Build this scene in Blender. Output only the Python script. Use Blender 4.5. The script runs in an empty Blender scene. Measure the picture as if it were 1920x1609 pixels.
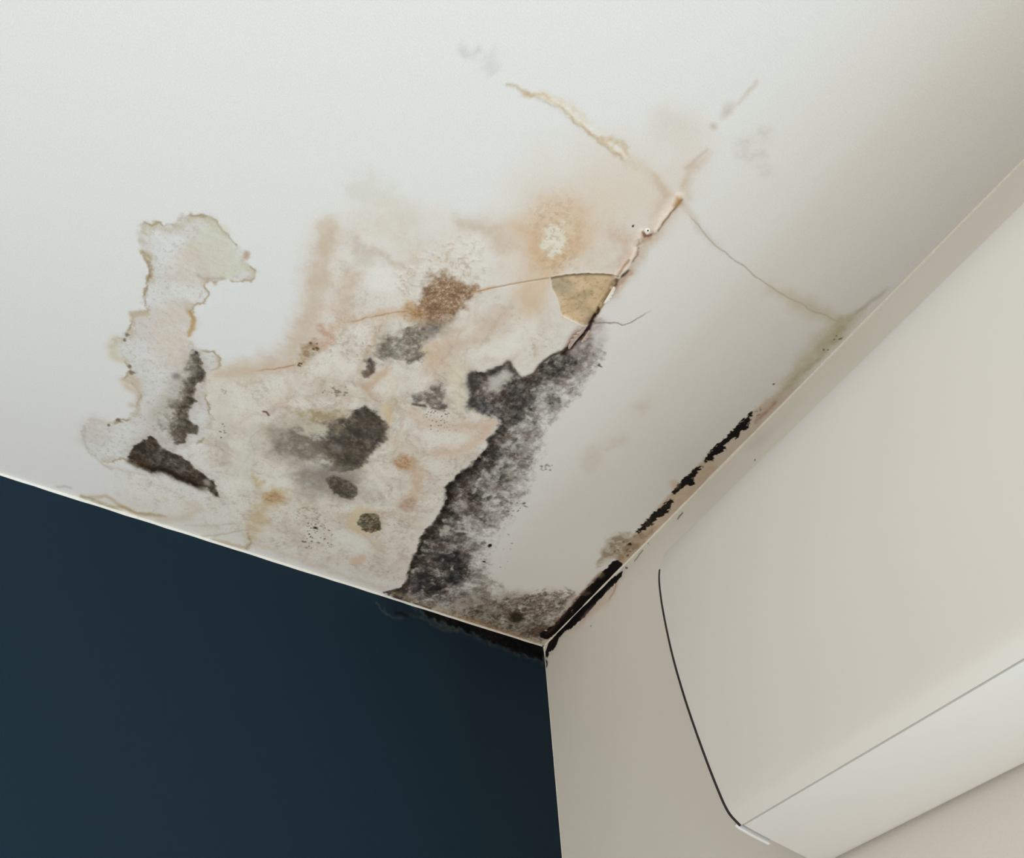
import bpy, bmesh, math
import numpy as np
from mathutils import Matrix, Vector

SC = bpy.context.scene
COL = SC.collection

# ------------------------------------------------------------------ camera
# World frame: origin in the ceiling corner, X runs along the navy wall, Y along
# the white wall, Z up (ceiling at z = 0).
K = 0.75 / 0.9
CAM = np.array([0.74773816, 1.08266386, -0.9]) * K          # 0.75 m under the ceiling
AX = np.array([-0.86475932, -0.37359996, -0.33558067])      # world axes seen from the camera
AY = np.array([0.50071433, -0.69257927, -0.5192486])        # (right, down, forward)
AZ = np.array([-0.03871301, -0.61717953, 0.78586941])
FPX = 1305.0
cd = bpy.data.cameras.new('camera'); cam = bpy.data.objects.new('camera', cd); COL.objects.link(cam)
R = np.stack([AX, AY, AZ])                                  # rows: world axis in camera coordinates
cam.matrix_world = Matrix(((R[0, 0], -R[0, 1], -R[0, 2], CAM[0]), (R[1, 0], -R[1, 1], -R[1, 2], CAM[1]),
                           (R[2, 0], -R[2, 1], -R[2, 2], CAM[2]), (0, 0, 0, 1)))
cd.sensor_fit = 'HORIZONTAL'; cd.sensor_width = 36.0; cd.lens = 36.0 * FPX / 1920.0
cd.clip_start = 0.01
SC.camera = cam

def at(px, py, axis, val):
    """point of the plane axis = val that the photograph shows at px, py"""
    w = R @ np.array([px - 960.0, py - 804.5, FPX])
    return CAM + w * ((val - CAM[axis]) / w[axis])

# ------------------------------------------------------------------ light and exposure
SC.view_settings.view_transform = 'Standard'; SC.view_settings.look = 'None'
SC.view_settings.gamma = 1.0; SC.view_settings.exposure = 0.0
wd = bpy.data.worlds.new('room_light'); SC.world = wd; wd.use_nodes = True
nt = wd.node_tree; nt.nodes.clear()
tc = nt.nodes.new('ShaderNodeTexCoord'); sep = nt.nodes.new('ShaderNodeSeparateXYZ')
rmp = nt.nodes.new('ShaderNodeMapRange'); rmp.inputs['From Min'].default_value = 0.05; rmp.inputs['From Max'].default_value = 0.5
mixc = nt.nodes.new('ShaderNodeMix'); mixc.data_type = 'RGBA'
mixc.inputs['A'].default_value = (0.785, 0.715, 0.625, 1); mixc.inputs['B'].default_value = (0.14, 0.135, 0.125, 1)
off = nt.nodes.new('ShaderNodeMath'); off.operation = 'SUBTRACT'; off.inputs[1].default_value = 0.15
mag = nt.nodes.new('ShaderNodeMath'); mag.operation = 'ABSOLUTE'
bg = nt.nodes.new('ShaderNodeBackground'); bg.inputs['Strength'].default_value = 3.0
wo = nt.nodes.new('ShaderNodeOutputWorld')
L = nt.links.new
L(tc.outputs['Generated'], sep.inputs[0]); L(sep.outputs['Y'], off.inputs[0]); L(off.outputs[0], mag.inputs[0]); L(mag.outputs[0], rmp.inputs['Value']); L(rmp.outputs['Result'], mixc.inputs['Factor'])
L(mixc.outputs['Result'], bg.inputs['Color']); L(bg.outputs[0], wo.inputs[0])

def area_light(name, loc, direction, sx, sy, power, color):
    l = bpy.data.lights.new(name, 'AREA'); l.shape = 'RECTANGLE'; l.size = sx; l.size_y = sy
    l.energy = power; l.color = color
    o = bpy.data.objects.new(name, l); COL.objects.link(o)
    o.location = loc; o.rotation_euler = Vector(direction).to_track_quat('-Z', 'Y').to_euler()
    return o
# daylight through the window below the air conditioner, in the white wall
area_light('window_and_fill_light', (0.015, 1.65, -1.12), (1, 0, 0), 2.0, 0.8, 13.0, (0.55, 0.82, 1.0))
# added fill light farther along the white wall, brightening the navy wall's left part
area_light('window_and_fill_light', (0.015, 3.45, -1.3), (1, 0, 0), 1.3, 1.1, 150.0, (0.66, 0.86, 1.0))

# ------------------------------------------------------------------ helpers
def lin(c):
    c = np.asarray(c, float) / 255.0
    return np.where(c <= 0.04045, c / 12.92, ((np.maximum(c, 0) + 0.055) / 1.055) ** 2.4)

def material(name, rgb, rough=.6, spec=.3, bump=0.0, bscale=900.0, attr=None, var=0.0):
    m = bpy.data.materials.new(name); m.use_nodes = True
    n = m.node_tree.nodes; l = m.node_tree.links.new; b = n['Principled BSDF']
    b.inputs['Roughness'].default_value = rough; b.inputs['Specular IOR Level'].default_value = spec
    b.inputs['Base Color'].default_value = (*rgb, 1)
    t = n.new('ShaderNodeTexCoord')
    if attr:
        a = n.new('ShaderNodeAttribute'); a.attribute_name = attr; src = a.outputs['Color']
    else:
        c = n.new('ShaderNodeRGB'); c.outputs[0].default_value = (*rgb, 1); src = c.outputs[0]
    nz = n.new('ShaderNodeTexNoise'); nz.inputs['Scale'].default_value = bscale; nz.inputs['Detail'].default_value = 3
    l(t.outputs['Object'], nz.inputs['Vector'])
    if var:
        mr = n.new('ShaderNodeMapRange'); mr.inputs['From Min'].default_value = .3; mr.inputs['From Max'].default_value = .7
        mr.inputs['To Min'].default_value = 1 - var; mr.inputs['To Max'].default_value = 1 + var
        l(nz.outputs['Fac'], mr.inputs['Value'])
        mx = n.new('ShaderNodeMix'); mx.data_type = 'RGBA'; mx.blend_type = 'MULTIPLY'; mx.inputs['Factor'].default_value = 1
        l(src, mx.inputs['A']); l(mr.outputs['Result'], mx.inputs['B']); src = mx.outputs['Result']
    l(src, b.inputs['Base Color'])
    if bump:
        bp = n.new('ShaderNodeBump'); bp.inputs['Strength'].default_value = bump; bp.inputs['Distance'].default_value = .0006
        l(nz.outputs['Fac'], bp.inputs['Height']); l(bp.outputs['Normal'], b.inputs['Normal'])
    return m

M_CEIL = material('ceiling_paint', (.75, .75, .74), .75, .2, .25, 700, attr='stain', var=.04)
M_NAVY = material('navy_wall_paint', (.0130, .0300, .0500), .7, .12, .15, 600, attr='stain', var=.06)
M_WALL = material('white_wall_paint', (.70, .69, .66), .75, .2, .2, 600, attr='stain', var=.02)
M_TRIM = material('white_sealant', (.78, .76, .70), .6, .3, .3, 300, var=.06)
M_EDGE = material('pale_edge_paint', (.86, .84, .78), .6, .3, .2, 300, var=.05)
M_AC = material('white_plastic', (.76, .755, .73), .42, .35, .05, 1400)
M_FLAP = material('white_flap_plastic', (.79, .80, .80), .30, .5, .05, 1400)
M_DARK = material('dark_seal_rubber', (.035, .028, .03), .7, .2)
M_GREY = material('grey_inner_plastic', (.22, .22, .22), .6, .2)
M_PAPER = material('peeled_paper', (.56, .45, .40), .85, .1, .6, 260, var=.18)
M_PLASTER = material('white_plaster', (.84, .82, .76), .6, .3, .2, 400)
M_HOLE = material('pin_hole_black', (.01, .009, .008), .9, .0)

def link(name, me, mat, parent=None):
    o = bpy.data.objects.new(name, me); COL.objects.link(o)
    me.materials.clear(); me.materials.append(mat)
    if parent is not None: o.parent = parent
    return o

def bm_link(name, bm, mat, parent=None, smooth=True, angle=35):
    me = bpy.data.meshes.new(name); bmesh.ops.recalc_face_normals(bm, faces=bm.faces); bm.to_mesh(me); bm.free()
    if smooth:
        me.shade_smooth(); me.set_sharp_from_angle(angle=math.radians(angle))
    return link(name, me, mat, parent)

def add_box(bm, lo, hi):
    v = [bm.verts.new((x, y, z)) for x in (lo[0], hi[0]) for y in (lo[1], hi[1]) for z in (lo[2], hi[2])]
    for f in ((0, 1, 3, 2), (4, 6, 7, 5), (0, 4, 5, 1), (2, 3, 7, 6), (0, 2, 6, 4), (1, 5, 7, 3)):
        bm.faces.new([v[i] for i in f])

def tag(o, label=None, cat=None, group=None, kind=None):
    if label: o['label'] = label
    if cat: o['category'] = cat
    if group: o['group'] = group
    if kind: o['kind'] = kind
    return o

def grid_mesh(name, co, col, quads):
    """mesh from vertex coordinates, a linear colour per vertex and quad indices"""
    used = np.unique(quads); remap = np.full(len(co), -1, np.int64); remap[used] = np.arange(len(used))
    q = remap[quads].astype(np.int32); me = bpy.data.meshes.new(name)
    me.vertices.add(len(used)); me.vertices.foreach_set('co', co[used].astype(np.float32).ravel())
    me.loops.add(q.size); me.loops.foreach_set('vertex_index', q.ravel())
    me.polygons.add(len(q)); me.polygons.foreach_set('loop_start', np.arange(0, q.size, 4, dtype=np.int32))
    me.update(calc_edges=True)
    a = me.attributes.new('stain', 'FLOAT_COLOR', 'POINT')
    a.data.foreach_set('color', np.concatenate([col[used], np.ones((len(used), 1))], 1).astype(np.float32).ravel())
    me.polygons.foreach_set('use_smooth', np.ones(len(q), bool))
    me.validate()
    return me

def backing(me_owner_name, lo, hi, mat, rgb, parent):
    """the solid body behind a painted surface"""
    bm = bmesh.new(); add_box(bm, lo, hi)
    me = bpy.data.meshes.new(me_owner_name); bmesh.ops.recalc_face_normals(bm, faces=bm.faces); bm.to_mesh(me); bm.free()
    a = me.attributes.new('stain', 'FLOAT_COLOR', 'POINT')
    a.data.foreach_set('color', np.tile([*rgb, 1.0], 8).astype(np.float32))
    return link(me_owner_name, me, mat, parent)

NAVY_RGB = (27, 45, 58)
# ------------------------------------------------------------------ stains
# All stains are laid out on the ceiling plane, in millimetres from the room
# corner (u along the navy wall, v along the white wall).
RNG = np.random.RandomState(7)
PERM = RNG.permutation(4096).astype(np.int64)
GRAD = RNG.rand(4096) * 2 * np.pi
GX, GY = np.cos(GRAD), np.sin(GRAD)

def gnoise(u, v, seed=0):
    iu = np.floor(u).astype(np.int64); iv = np.floor(v).astype(np.int64)
    fu = u - iu; fv = v - iv
    def g(a, b, x, y):
        h = PERM[(PERM[(iu + a + seed * 131) & 4095] + iv + b) & 4095]
        return GX[h] * x + GY[h] * y
    su = fu * fu * fu * (fu * (fu * 6 - 15) + 10); sv = fv * fv * fv * (fv * (fv * 6 - 15) + 10)
    a = g(0, 0, fu, fv); b = g(1, 0, fu - 1, fv); c = g(0, 1, fu, fv - 1); d = g(1, 1, fu - 1, fv - 1)
    return (a + (b - a) * su) * (1 - sv) + (c + (d - c) * su) * sv

def fbm(u, v, scale, octaves=4, seed=0, gain=0.55):
    """about 0..1, mean 0.5"""
    t = np.zeros_like(u); amp = 1.0; tot = 0.0; s = scale
    for o in range(octaves):
        t += amp * gnoise(u / s + 17.3 * o, v / s - 9.1 * o, seed + o)
        tot += amp * amp; amp *= gain; s *= 0.5
    return np.clip(0.5 + t / np.sqrt(tot) * 0.75, 0, 1)

def ridged(u, v, scale, octaves=3, seed=0):
    t = np.zeros_like(u); amp = 1.0; tot = 0.0; s = scale
    for o in range(octaves):
        t += amp * (1 - np.minimum(1, np.abs(gnoise(u / s + 5.7 * o, v / s + 3.3 * o, seed + o)) * 3.0))
        tot += amp; amp *= 0.55; s *= 0.5
    return t / tot

def sm(a, b, x):
    t = np.clip((x - a) / (b - a), 0, 1)
    return t * t * (3 - 2 * t)

def seg_dist(u, v, pts, closed=False):
    """unsigned distance to a polyline, and signed side/param of the nearest piece"""
    best = np.full(u.shape, 1e9); par = np.zeros_like(u)
    n = len(pts); L = 0.0
    for i in range(n if closed else n - 1):
        ax, ay = pts[i]; bx, by = pts[(i + 1) % n]
        dx, dy = bx - ax, by - ay; l2 = dx * dx + dy * dy + 1e-9
        t = np.clip(((u - ax) * dx + (v - ay) * dy) / l2, 0, 1)
        q = np.hypot(u - ax - t * dx, v - ay - t * dy)
        w = q < best
        best = np.where(w, q, best); par = np.where(w, L + t * np.sqrt(l2), par)
        L += np.sqrt(l2)
    return best, par / max(L, 1e-9)

def inside(u, v, pts):
    r = np.zeros(u.shape, bool); n = len(pts)
    for i in range(n):
        ax, ay = pts[i]; bx, by = pts[(i + 1) % n]
        if ay == by: continue
        c = ((ay > v) != (by > v)) & (u < (bx - ax) * (v - ay) / (by - ay) + ax)
        r ^= c
    return r

class Canvas:
    def __init__(s, u, v, to_plane, clean=(226, 227, 226)):
        s.u, s.v, s.T = u, v, to_plane
        s.col = np.empty(u.shape + (3,)); s.col[:] = clean
        s.h = np.zeros_like(u)                       # relief in mm, + = hangs down
        s.wet = np.zeros_like(u)
        s.regions = {}
        s.n = {}
    def noise(s, scale, octv=4, seed=0, gain=0.55):
        k = (scale, octv, seed, gain)
        if k not in s.n: s.n[k] = fbm(s.u, s.v, scale, octv, seed, gain)
        return s.n[k]
    def box(s, pts, pad):
        p = np.array(pts); a = p.min(0) - pad; b = p.max(0) + pad
        return np.nonzero((s.u > a[0]) & (s.u < b[0]) & (s.v > a[1]) & (s.v < b[1]))[0]
    def sdf(s, px, pad=60, warp=0, wscale=14, seed=3):
        """(indices, signed distance in mm, negative inside)"""
        pts = [s.T(*p) for p in px]
        i = s.box(pts, pad)
        u, v = s.u[i], s.v[i]
        if warp:
            u = u + warp * 2 * (fbm(u, v, wscale, 4, seed) - .5)
            v = v + warp * 2 * (fbm(s.u[i], v, wscale, 4, seed + 9) - .5)
        d, _ = seg_dist(u, v, pts, True)
        return i, np.where(inside(u, v, pts), -d, d)
    def line(s, px, pad=60, warp=0, wscale=14, seed=5):
        pts = [s.T(*p) for p in px]
        i = s.box(pts, pad)
        u, v = s.u[i], s.v[i]
        if warp:
            u = u + warp * 2 * (fbm(u, v, wscale, 4, seed) - .5)
            v = v + warp * 2 * (fbm(s.u[i], v, wscale, 4, seed + 9) - .5)
        d, t = seg_dist(u, v, pts)
        return i, d, t
    def mark(s, name, i):
        s.regions.setdefault(name, np.zeros(s.u.shape, bool))[i] = True
    def mix(s, i, m, rgb):
        m = np.clip(m, 0, 1)[:, None]
        s.col[i] = s.col[i] * (1 - m) + np.asarray(rgb, float) * m
    # --- brushes
    def area(s, px, rgb, a=1., soft=8, warp=6, wscale=30, seed=3, tex=0., tscale=12, rim=None, rw=3.0, ra=.7, name=None):
        i, d = s.sdf(px, soft * 2 + 40 + warp, warp, wscale, seed)
        m = sm(soft, -soft, d)
        if tex:
            m = m * (1 - tex + tex * 1.0 * sm(.3, .65, s.noise(tscale, 4, seed)[i]))
        s.mix(i, m * a, rgb)
        if rim is not None:
            e = np.exp(-((d + rw * .5) / rw) ** 2) * sm(.35, .6, s.noise(40, 3, seed + 2)[i])
            s.mix(i, e * ra, rim)
        if name: s.mark(name, i[d < 0])
        return i, d
    def stroke(s, px, rgb, w=4, a=1., warp=4, wscale=18, seed=5, w2=None, tex=0., tscale=8, fade=(0, 0), h=0.):
        i, d, t = s.line(px, w * 4 + 30 + warp, warp, wscale, seed)
        ww = w if w2 is None else w + (w2 - w) * t
        m = np.exp(-(d / ww) ** 2)
        if fade[0]: m = m * sm(0, fade[0], t)
        if fade[1]: m = m * sm(1, 1 - fade[1], t)
        if tex: m = m * (1 - tex + tex * sm(.3, .62, s.noise(tscale, 4, seed)[i]))
        s.mix(i, m * a, rgb)
        if h: s.h[i] += h * m
        return i, m
    def mold(s, px, dark=(40, 38, 35), light=(120, 114, 106), dens=1., soft=6, warp=3, wscale=14, seed=11, left=None,
             reach=60, right=None, prof_=(1.0, .92, .72, .52, .27, 0), floor=.0, name=None, spread=.75, gscale=9, thr=.5, rec=.7, low=.45, halo=.3, halo_w=13, vary=0., veil=0.):
        """mottled growth: dens at full inside, optionally thinning away from a crisp 'left' edge"""
        i, d = s.sdf(px, soft * 2 + 40, warp, wscale, seed)
        D = sm(soft, -soft, d) * dens
        u, v = s.u[i], s.v[i]
        if halo:
            hn = sm(.3, .65, fbm(u, v, 16, 4, seed + 70, .65))
            s.mix(i, halo * sm(halo_w, -4, d) * (.35 + .65 * hn), (168, 157, 143))
        if vary: D = D * (1 - vary + 2 * vary * sm(.3, .7, fbm(u, v, 38, 4, seed + 75)))
        if left is not None:
            wv = 10 * (fbm(u, v, 26, 4, seed + 60) - .5)
            e, _ = seg_dist(u, v, [s.T(*p) for p in left])
            if right is not None:
                r, _ = seg_dist(u + wv * 2, v - wv * 2, [s.T(*p) for p in right])
                q = e / (e + r + 1e-6)
                prof = np.interp(q, [0, .12, .3, .55, .8, 1.0], prof_)
            else:
                prof = np.exp(-(e / reach) ** 1.3)
            D = D * (floor + (1 - floor) * prof)
            if veil:
                vn = .55 * fbm(u, v, 26, 4, seed + 80, .65) + .45 * fbm(u, v, 7, 4, seed + 85, .7)
                vm = sm(.0, .55, D + (vn - .5) * .7) * sm(0, .2, D)
                s.mix(i, veil * vm, (150, 146, 140)); s.mix(i, veil * .5 * vm * sm(.5, .7, vn), (112, 106, 102))
        g = .5 * fbm(u, v, gscale, 5, seed + 20, .72) + .5 * fbm(u, v, gscale * 2.6, 4, seed + 30, .6)
        g = np.clip((g - .5) * 2.0 + .5, 0, 1)
        cov = sm(thr - .3, thr + .3, D + (g - .5) * spread) * sm(0.02, .25, D)
        g2 = .6 * fbm(u, v, gscale * .9, 5, seed + 50, .75) + .4 * fbm(u, v, gscale * 3.2, 3, seed + 55)
        q = np.clip(D * .75 + (g2 - .5) * 1.9 + .12 - (1 - low) * .25, 0, 1)[:, None]
        tone = np.asarray(light, float)[None] * (1 - q) + np.asarray(dark, float)[None] * q
        tint = fbm(u, v, 24, 3, seed + 40)[:, None]
        tone = tone + (tint - .5) * np.array([22, 6, 2])
        m = (cov * (.35 + .65 * np.clip(D * 1.15, 0, 1)))[:, None]
        s.col[i] = s.col[i] * (1 - m) + tone * m
        s.h[i] -= rec * sm(1.2, -1.2, d) if left is None else rec * sm(1.0, -1.0, d) * sm(0.1, .6, D)
        s.wet[i] = np.maximum(s.wet[i], m[:, 0])
        if name:
            s.regions.setdefault(name, np.zeros(s.u.shape, bool))[i[(d < soft * .4) & (D > .22)]] = True
        return i, d
    def specks(s, cx, cy, rx, ry, n, rgb=(55, 48, 44), r=(.5, 1.4), seed=1, a=.85):
        R = np.random.RandomState(seed)
        for _ in range(n):
            q, t = np.sqrt(R.rand()), R.rand() * 6.283
            p = s.T(cx + rx * q * np.cos(t), cy + ry * q * np.sin(t))
            rad = r[0] + (r[1] - r[0]) * R.rand() ** 2
            i = s.box([p], 6)
            st = .6 + .8 * R.rand()
            d = np.hypot((s.u[i] - p[0]) * st, (s.v[i] - p[1]) / st)
            s.mix(i, a * sm(rad * 1.5, rad * .5, d), rgb)

def ell(cx, cy, rx, ry, rot=0, n=18):
    r = math.radians(rot)
    return [(cx + rx * math.cos(a) * math.cos(r) - ry * math.sin(a) * math.sin(r),
             cy + rx * math.cos(a) * math.sin(r) + ry * math.sin(a) * math.cos(r))
            for a in [2 * math.pi * k / n for k in range(n)]]

MAIN_EDGE = [(1068, 648), (1055, 660), (1030, 672), (1018, 680), (1008, 692), (1002, 702), (985, 709), (974, 708), (965, 696), (960, 685), (953, 677),
             (945, 686), (930, 690), (908, 701), (893, 697), (882, 702), (876, 720), (881, 738), (878, 758), (890, 770), (905, 778),
             (920, 783), (934, 782), (937, 795), (930, 812), (916, 822), (911, 842), (897, 856), (880, 876), (862, 886), (847, 903), (832, 915), (836, 930),
             (830, 955), (818, 975), (800, 993), (788, 1010), (784, 1025), (772, 1050), (766, 1070), (762, 1090), (752, 1102), (720, 1112)]
FLAKE = [(1032, 521), (1060, 516), (1100, 513), (1130, 514), (1161, 517), (1152, 530), (1140, 550), (1126, 574), (1114, 596), (1108, 608), (1097, 612),
         (1085, 606), (1070, 599), (1055, 591), (1051, 580), (1049, 568), (1043, 553), (1036, 540), (1035, 529)]

BAND_R = [(1060, 1140), (1062, 1112), (1020, 1104), (970, 1104), (944, 1082), (932, 1052), (944, 1012), (990, 962), (1000, 915), (1022, 880), (1038, 838), (1066, 780), (1094, 742),
          (1120, 712), (1142, 675), (1138, 640), (1108, 626)]

def paint_ceiling(c):
    N = c.noise
    al = np.arange(c.u.size)
    # ---- broad damp veil, pink-beige
    c.area([(600, 430), (680, 395), (800, 400), (900, 400), (1000, 370), (1100, 330), (1200, 320), (1250, 340), (1262, 380), (1160, 520), (1100, 612), (1060, 655),
            (985, 708), (900, 860), (800, 1000), (760, 1100), (640, 1068), (480, 1020), (420, 960), (400, 820), (395, 715), (520, 685), (560, 640), (580, 560), (590, 500)],
           (222, 213, 202), .70, soft=34, warp=22, wscale=90, tex=.45, tscale=60, seed=31, name='veil')
    c.area([(980, 330), (1080, 270), (1200, 290), (1260, 360), (1180, 480), (1120, 520), (960, 540), (930, 440)], (221, 206, 190), .6, soft=40, warp=20, wscale=80, seed=33)
    c.area([(1230, 230), (1300, 210), (1330, 250), (1320, 320), (1280, 372), (1250, 330)], (222, 213, 204), .6, soft=24, warp=12, wscale=40, seed=34)
    c.area([(250, 920), (400, 945), (480, 1000), (470, 1030), (300, 985), (190, 950)], (222, 219, 208), .5, soft=16, warp=8, seed=35)
    # ---- marbled swirl inside the stain
    sw = [(390, 715), (480, 690), (560, 672), (640, 610), (760, 600), (880, 570), (990, 560), (1050, 650), (985, 715), (905, 850), (825, 985), (755, 1095), (600, 1050),
          (470, 1005), (425, 950), (400, 880), (390, 800)]
    i, d = c.sdf(sw, 80, 18, 70, 41)
    u, v = c.u[i], c.v[i]
    wu = u + 60 * (fbm(u, v, 90, 3, 61) - .5); wv = v + 60 * (fbm(u, v, 90, 3, 66) - .5)
    w = fbm(wu, wv, 78, 4, 71, .42)
    m = sm(26, -20, d)
    ramp = [(.22, (229, 229, 222)), (.36, (222, 214, 205)), (.45, (226, 225, 215)), (.52, (221, 213, 203)), (.60, (207, 193, 179)), (.68, (224, 220, 210)), (.8, (203, 201, 188))]
    col = np.stack([np.interp(w, [r[0] for r in ramp], [r[1][k] for r in ramp]) for k in range(3)], 1)
    mm = (m * .72)[:, None]
    c.col[i] = c.col[i] * (1 - mm) + col * mm
    for lev, a in ((.42, .16), (.55, .26), (.63, .22)):
        e = np.exp(-((w - lev) / .006) ** 2) * sm(.42, .62, fbm(u, v, 55, 3, 81))
        c.mix(i, e * a * m, (176, 150, 128))
    c.h[i] += 1.2 * (w - .5) * m + 0.25 * (fbm(u, v, 16, 3, 83) - .5) * m
    c.mix(i, m * .35 * sm(.58, .72, fbm(u, v, 7, 4, 84, .7)) * sm(.5, .62, fbm(u, v, 45, 3, 86)), (172, 158, 142))
    # ---- clean windows
    c.area(ell(716, 518, 38, 30, -10), (231, 232, 230), .95, soft=10, warp=6, seed=51)
    c.area(ell(925, 655, 55, 22, -15), (231, 230, 222), .75, soft=12, warp=8, seed=52)
    c.area([(360, 600), (400, 545), (520, 480), (570, 480), (560, 560), (520, 640), (460, 672), (390, 670)], (225, 228, 229), .9, soft=20, warp=8, seed=53)
    c.area(ell(660, 1020, 42, 26, 20), (226, 229, 222), .6, soft=14, warp=8, seed=54)
    c.area(ell(455, 880, 26, 70, 5), (224, 226, 217), .6, soft=18, warp=10, seed=55)
    c.area(ell(830, 1000, 26, 55, 35), (228, 222, 212), .5, soft=16, warp=8, seed=56)
    c.area(ell(850, 820, 30, 22, -20), (229, 227, 217), .6, soft=12, warp=8, seed=57)
    c.area(ell(905, 462, 34, 34, 0), (228, 227, 221), .6, soft=14, warp=5, seed=58)
    c.area(ell(530, 905, 30, 22, -20), (226, 227, 215), .7, soft=12, warp=6, seed=59)
    # ---- fine mottling of the damp area
    i, d = c.sdf([(240, 880), (330, 640), (400, 700), (520, 690), (560, 640), (590, 480), (700, 430), (900, 420), (1000, 400), (1100, 380), (1200, 380), (1262, 380), (1160, 520), (1100, 612), (1060, 655),
            (985, 708), (900, 860), (800, 1000), (750, 1106), (620, 1068), (470, 1018), (300, 960), (200, 920)], 90, 14, 50, 311)
    u, v = c.u[i], c.v[i]; m = sm(30, -30, d) * (.25 + .75 * sm(560, 330, v - .35 * (u - 300)))
    n1 = fbm(u, v, 34, 5, 312, .62); n2 = fbm(u, v, 9, 5, 313, .75); n3 = fbm(u, v, 2.6, 2, 314)
    c.mix(i, m * .26 * sm(.48, .72, n1), (200, 187, 173)); c.mix(i, m * .30 * sm(.52, .28, n1), (230, 227, 219))
    c.mix(i, m * .26 * sm(.52, .74, n2) * sm(.3, .6, n1), (168, 154, 138)); c.mix(i, m * .18 * sm(.48, .26, n2), (232, 228, 220))
    c.mix(i, m * .16 * sm(.55, .8, n3), (160, 148, 136))
    # ---- taupe veins through the swirl
    for k, (p, w_, rgb, a_) in enumerate((
            ([(378, 800), (398, 832), (438, 850), (462, 876)], 9, (199, 188, 174), .6), ([(395, 850), (420, 866), (448, 880), (436, 900)], 10, (201, 190, 178), .6),
            ([(742, 690), (740, 730), (730, 770), (716, 790)], 9, (206, 192, 166), .6), ([(722, 800), (742, 828), (730, 862)], 8, (214, 200, 178), .5),
            ([(566, 694), (545, 735), (520, 760), (500, 770)], 10, (209, 192, 178), .6), ([(640, 712), (690, 735), (720, 762)], 8, (204, 186, 170), .5),
            ([(822, 650), (850, 690), (862, 740), (868, 775)], 10, (222, 213, 192), .6), ([(620, 960), (676, 1002), (730, 1040)], 9, (212, 196, 182), .6),
            ([(420, 760), (410, 800), (430, 840)], 10, (206, 202, 190), .6), ([(480, 780), (470, 830), (455, 880), (470, 920)], 11, (208, 206, 194), .55),
            ([(560, 750), (600, 735), (650, 740), (700, 755)], 8, (206, 194, 178), .5), ([(700, 890), (740, 900), (760, 930)], 10, (214, 206, 196), .5),
            ([(520, 970), (560, 1000), (560, 1035)], 10, (210, 200, 186), .5), ([(640, 690), (610, 700), (590, 730)], 8, (204, 192, 174), .5),
            ([(880, 600), (840, 640), (815, 690), (830, 730)], 10, (208, 190, 174), .55), ([(980, 610), (930, 625), (880, 650), (850, 690)], 10, (210, 196, 182), .5),
            ([(900, 740), (880, 700), (850, 670)], 12, (222, 212, 194), .5), ([(770, 800), (760, 830), (775, 850)], 10, (216, 202, 188), .5))):
        c.stroke(p, rgb, w_, min(1, a_ * 1.3), warp=11, wscale=34, seed=400 + k, tex=.4, tscale=20, fade=(.2, .2))
        c.stroke([(q[0] + 4, q[1] + 5) for q in p], tuple(x - 30 for x in rgb), 1.6, .5, warp=11, wscale=30, seed=400 + k, tex=.7, tscale=18, fade=(.2, .2))
    for q, a in (((716, 518, 38, 28, -10), .85), ((930, 652, 52, 18, -15), .7), ((662, 1018, 34, 18, 25), .6), ((448, 880, 20, 60, 8), .5), ((640, 690, 40, 20, 0), .45), ((560, 720, 26, 16, 0), .45),
                 ((850, 822, 26, 18, -20), .6), ((530, 905, 26, 18, -20), .65), ((800, 1000, 22, 44, 35), .5), ((905, 462, 28, 30, 0), .5), ((745, 720, 22, 26, 30), .5), ((425, 770, 22, 30, 0), .5), ((700, 905, 20, 26, 40), .45), ((980, 620, 30, 16, -30), .4)):
        c.area(ell(*q), (231, 229, 223), a, soft=11, warp=10, wscale=24, seed=600 + int(q[0]), tex=.25, tscale=14)
    # ---- soft tan arcs above
    TAN = (200, 180, 155)
    c.stroke([(632, 398), (618, 425), (608, 455), (604, 490)], (206, 190, 168), 11, .75, warp=6, fade=(.25, .2), tex=.25)
    c.stroke([(604, 480), (592, 530), (585, 575), (575, 620), (560, 660)], (212, 196, 180), 15, .7, warp=8, tex=.3, fade=(.15, .1))
    c.stroke([(672, 490), (655, 540), (640, 575), (625, 600)], (203, 178, 156), 12, .65, warp=6, tex=.3, fade=(.2, .15))
    c.stroke([(668, 450), (668, 470), (690, 474), (712, 472), (725, 485), (742, 497)], (196, 182, 166), 7, .6, warp=5, tex=.3, seed=8)
    c.area([(668, 475), (700, 480), (705, 500), (680, 505), (664, 492)], (206, 200, 188), .7, soft=8, seed=9)
    c.stroke([(640, 365), (690, 355), (740, 385), (762, 410), (760, 440)], (210, 206, 192), 16, .45, warp=10, fade=(.2, .2), seed=12)
    c.stroke([(838, 408), (870, 420), (905, 425), (928, 440), (945, 465), (952, 485)], (200, 180, 158), 8, .6, w2=14, warp=5, fade=(.2, .15), tex=.25, seed=13)
    c.stroke([(948, 462), (975, 430), (985, 405)], (214, 198, 180), 14, .5, warp=5, fade=(.1, .3), seed=14)
    c.area([(960, 420), (1010, 390), (1060, 375), (1100, 390), (1110, 430), (1095, 480), (1060, 500), (1040, 515), (990, 590), (975, 580), (985, 520), (985, 450)],
           (216, 187, 154), .8, soft=18, warp=10, wscale=40, tex=.35, tscale=30, seed=15, name='tan')
    c.stroke([(1015, 412), (1005, 440), (1002, 470), (1015, 488), (1045, 488), (1070, 470), (1085, 440), (1082, 415)], (204, 172, 136), 8, .4, warp=5, seed=16, tex=.4)
    c.area(ell(1040, 450, 22, 31, 12), (229, 224, 211), .95, soft=5, warp=8, wscale=12, seed=17)
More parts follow.
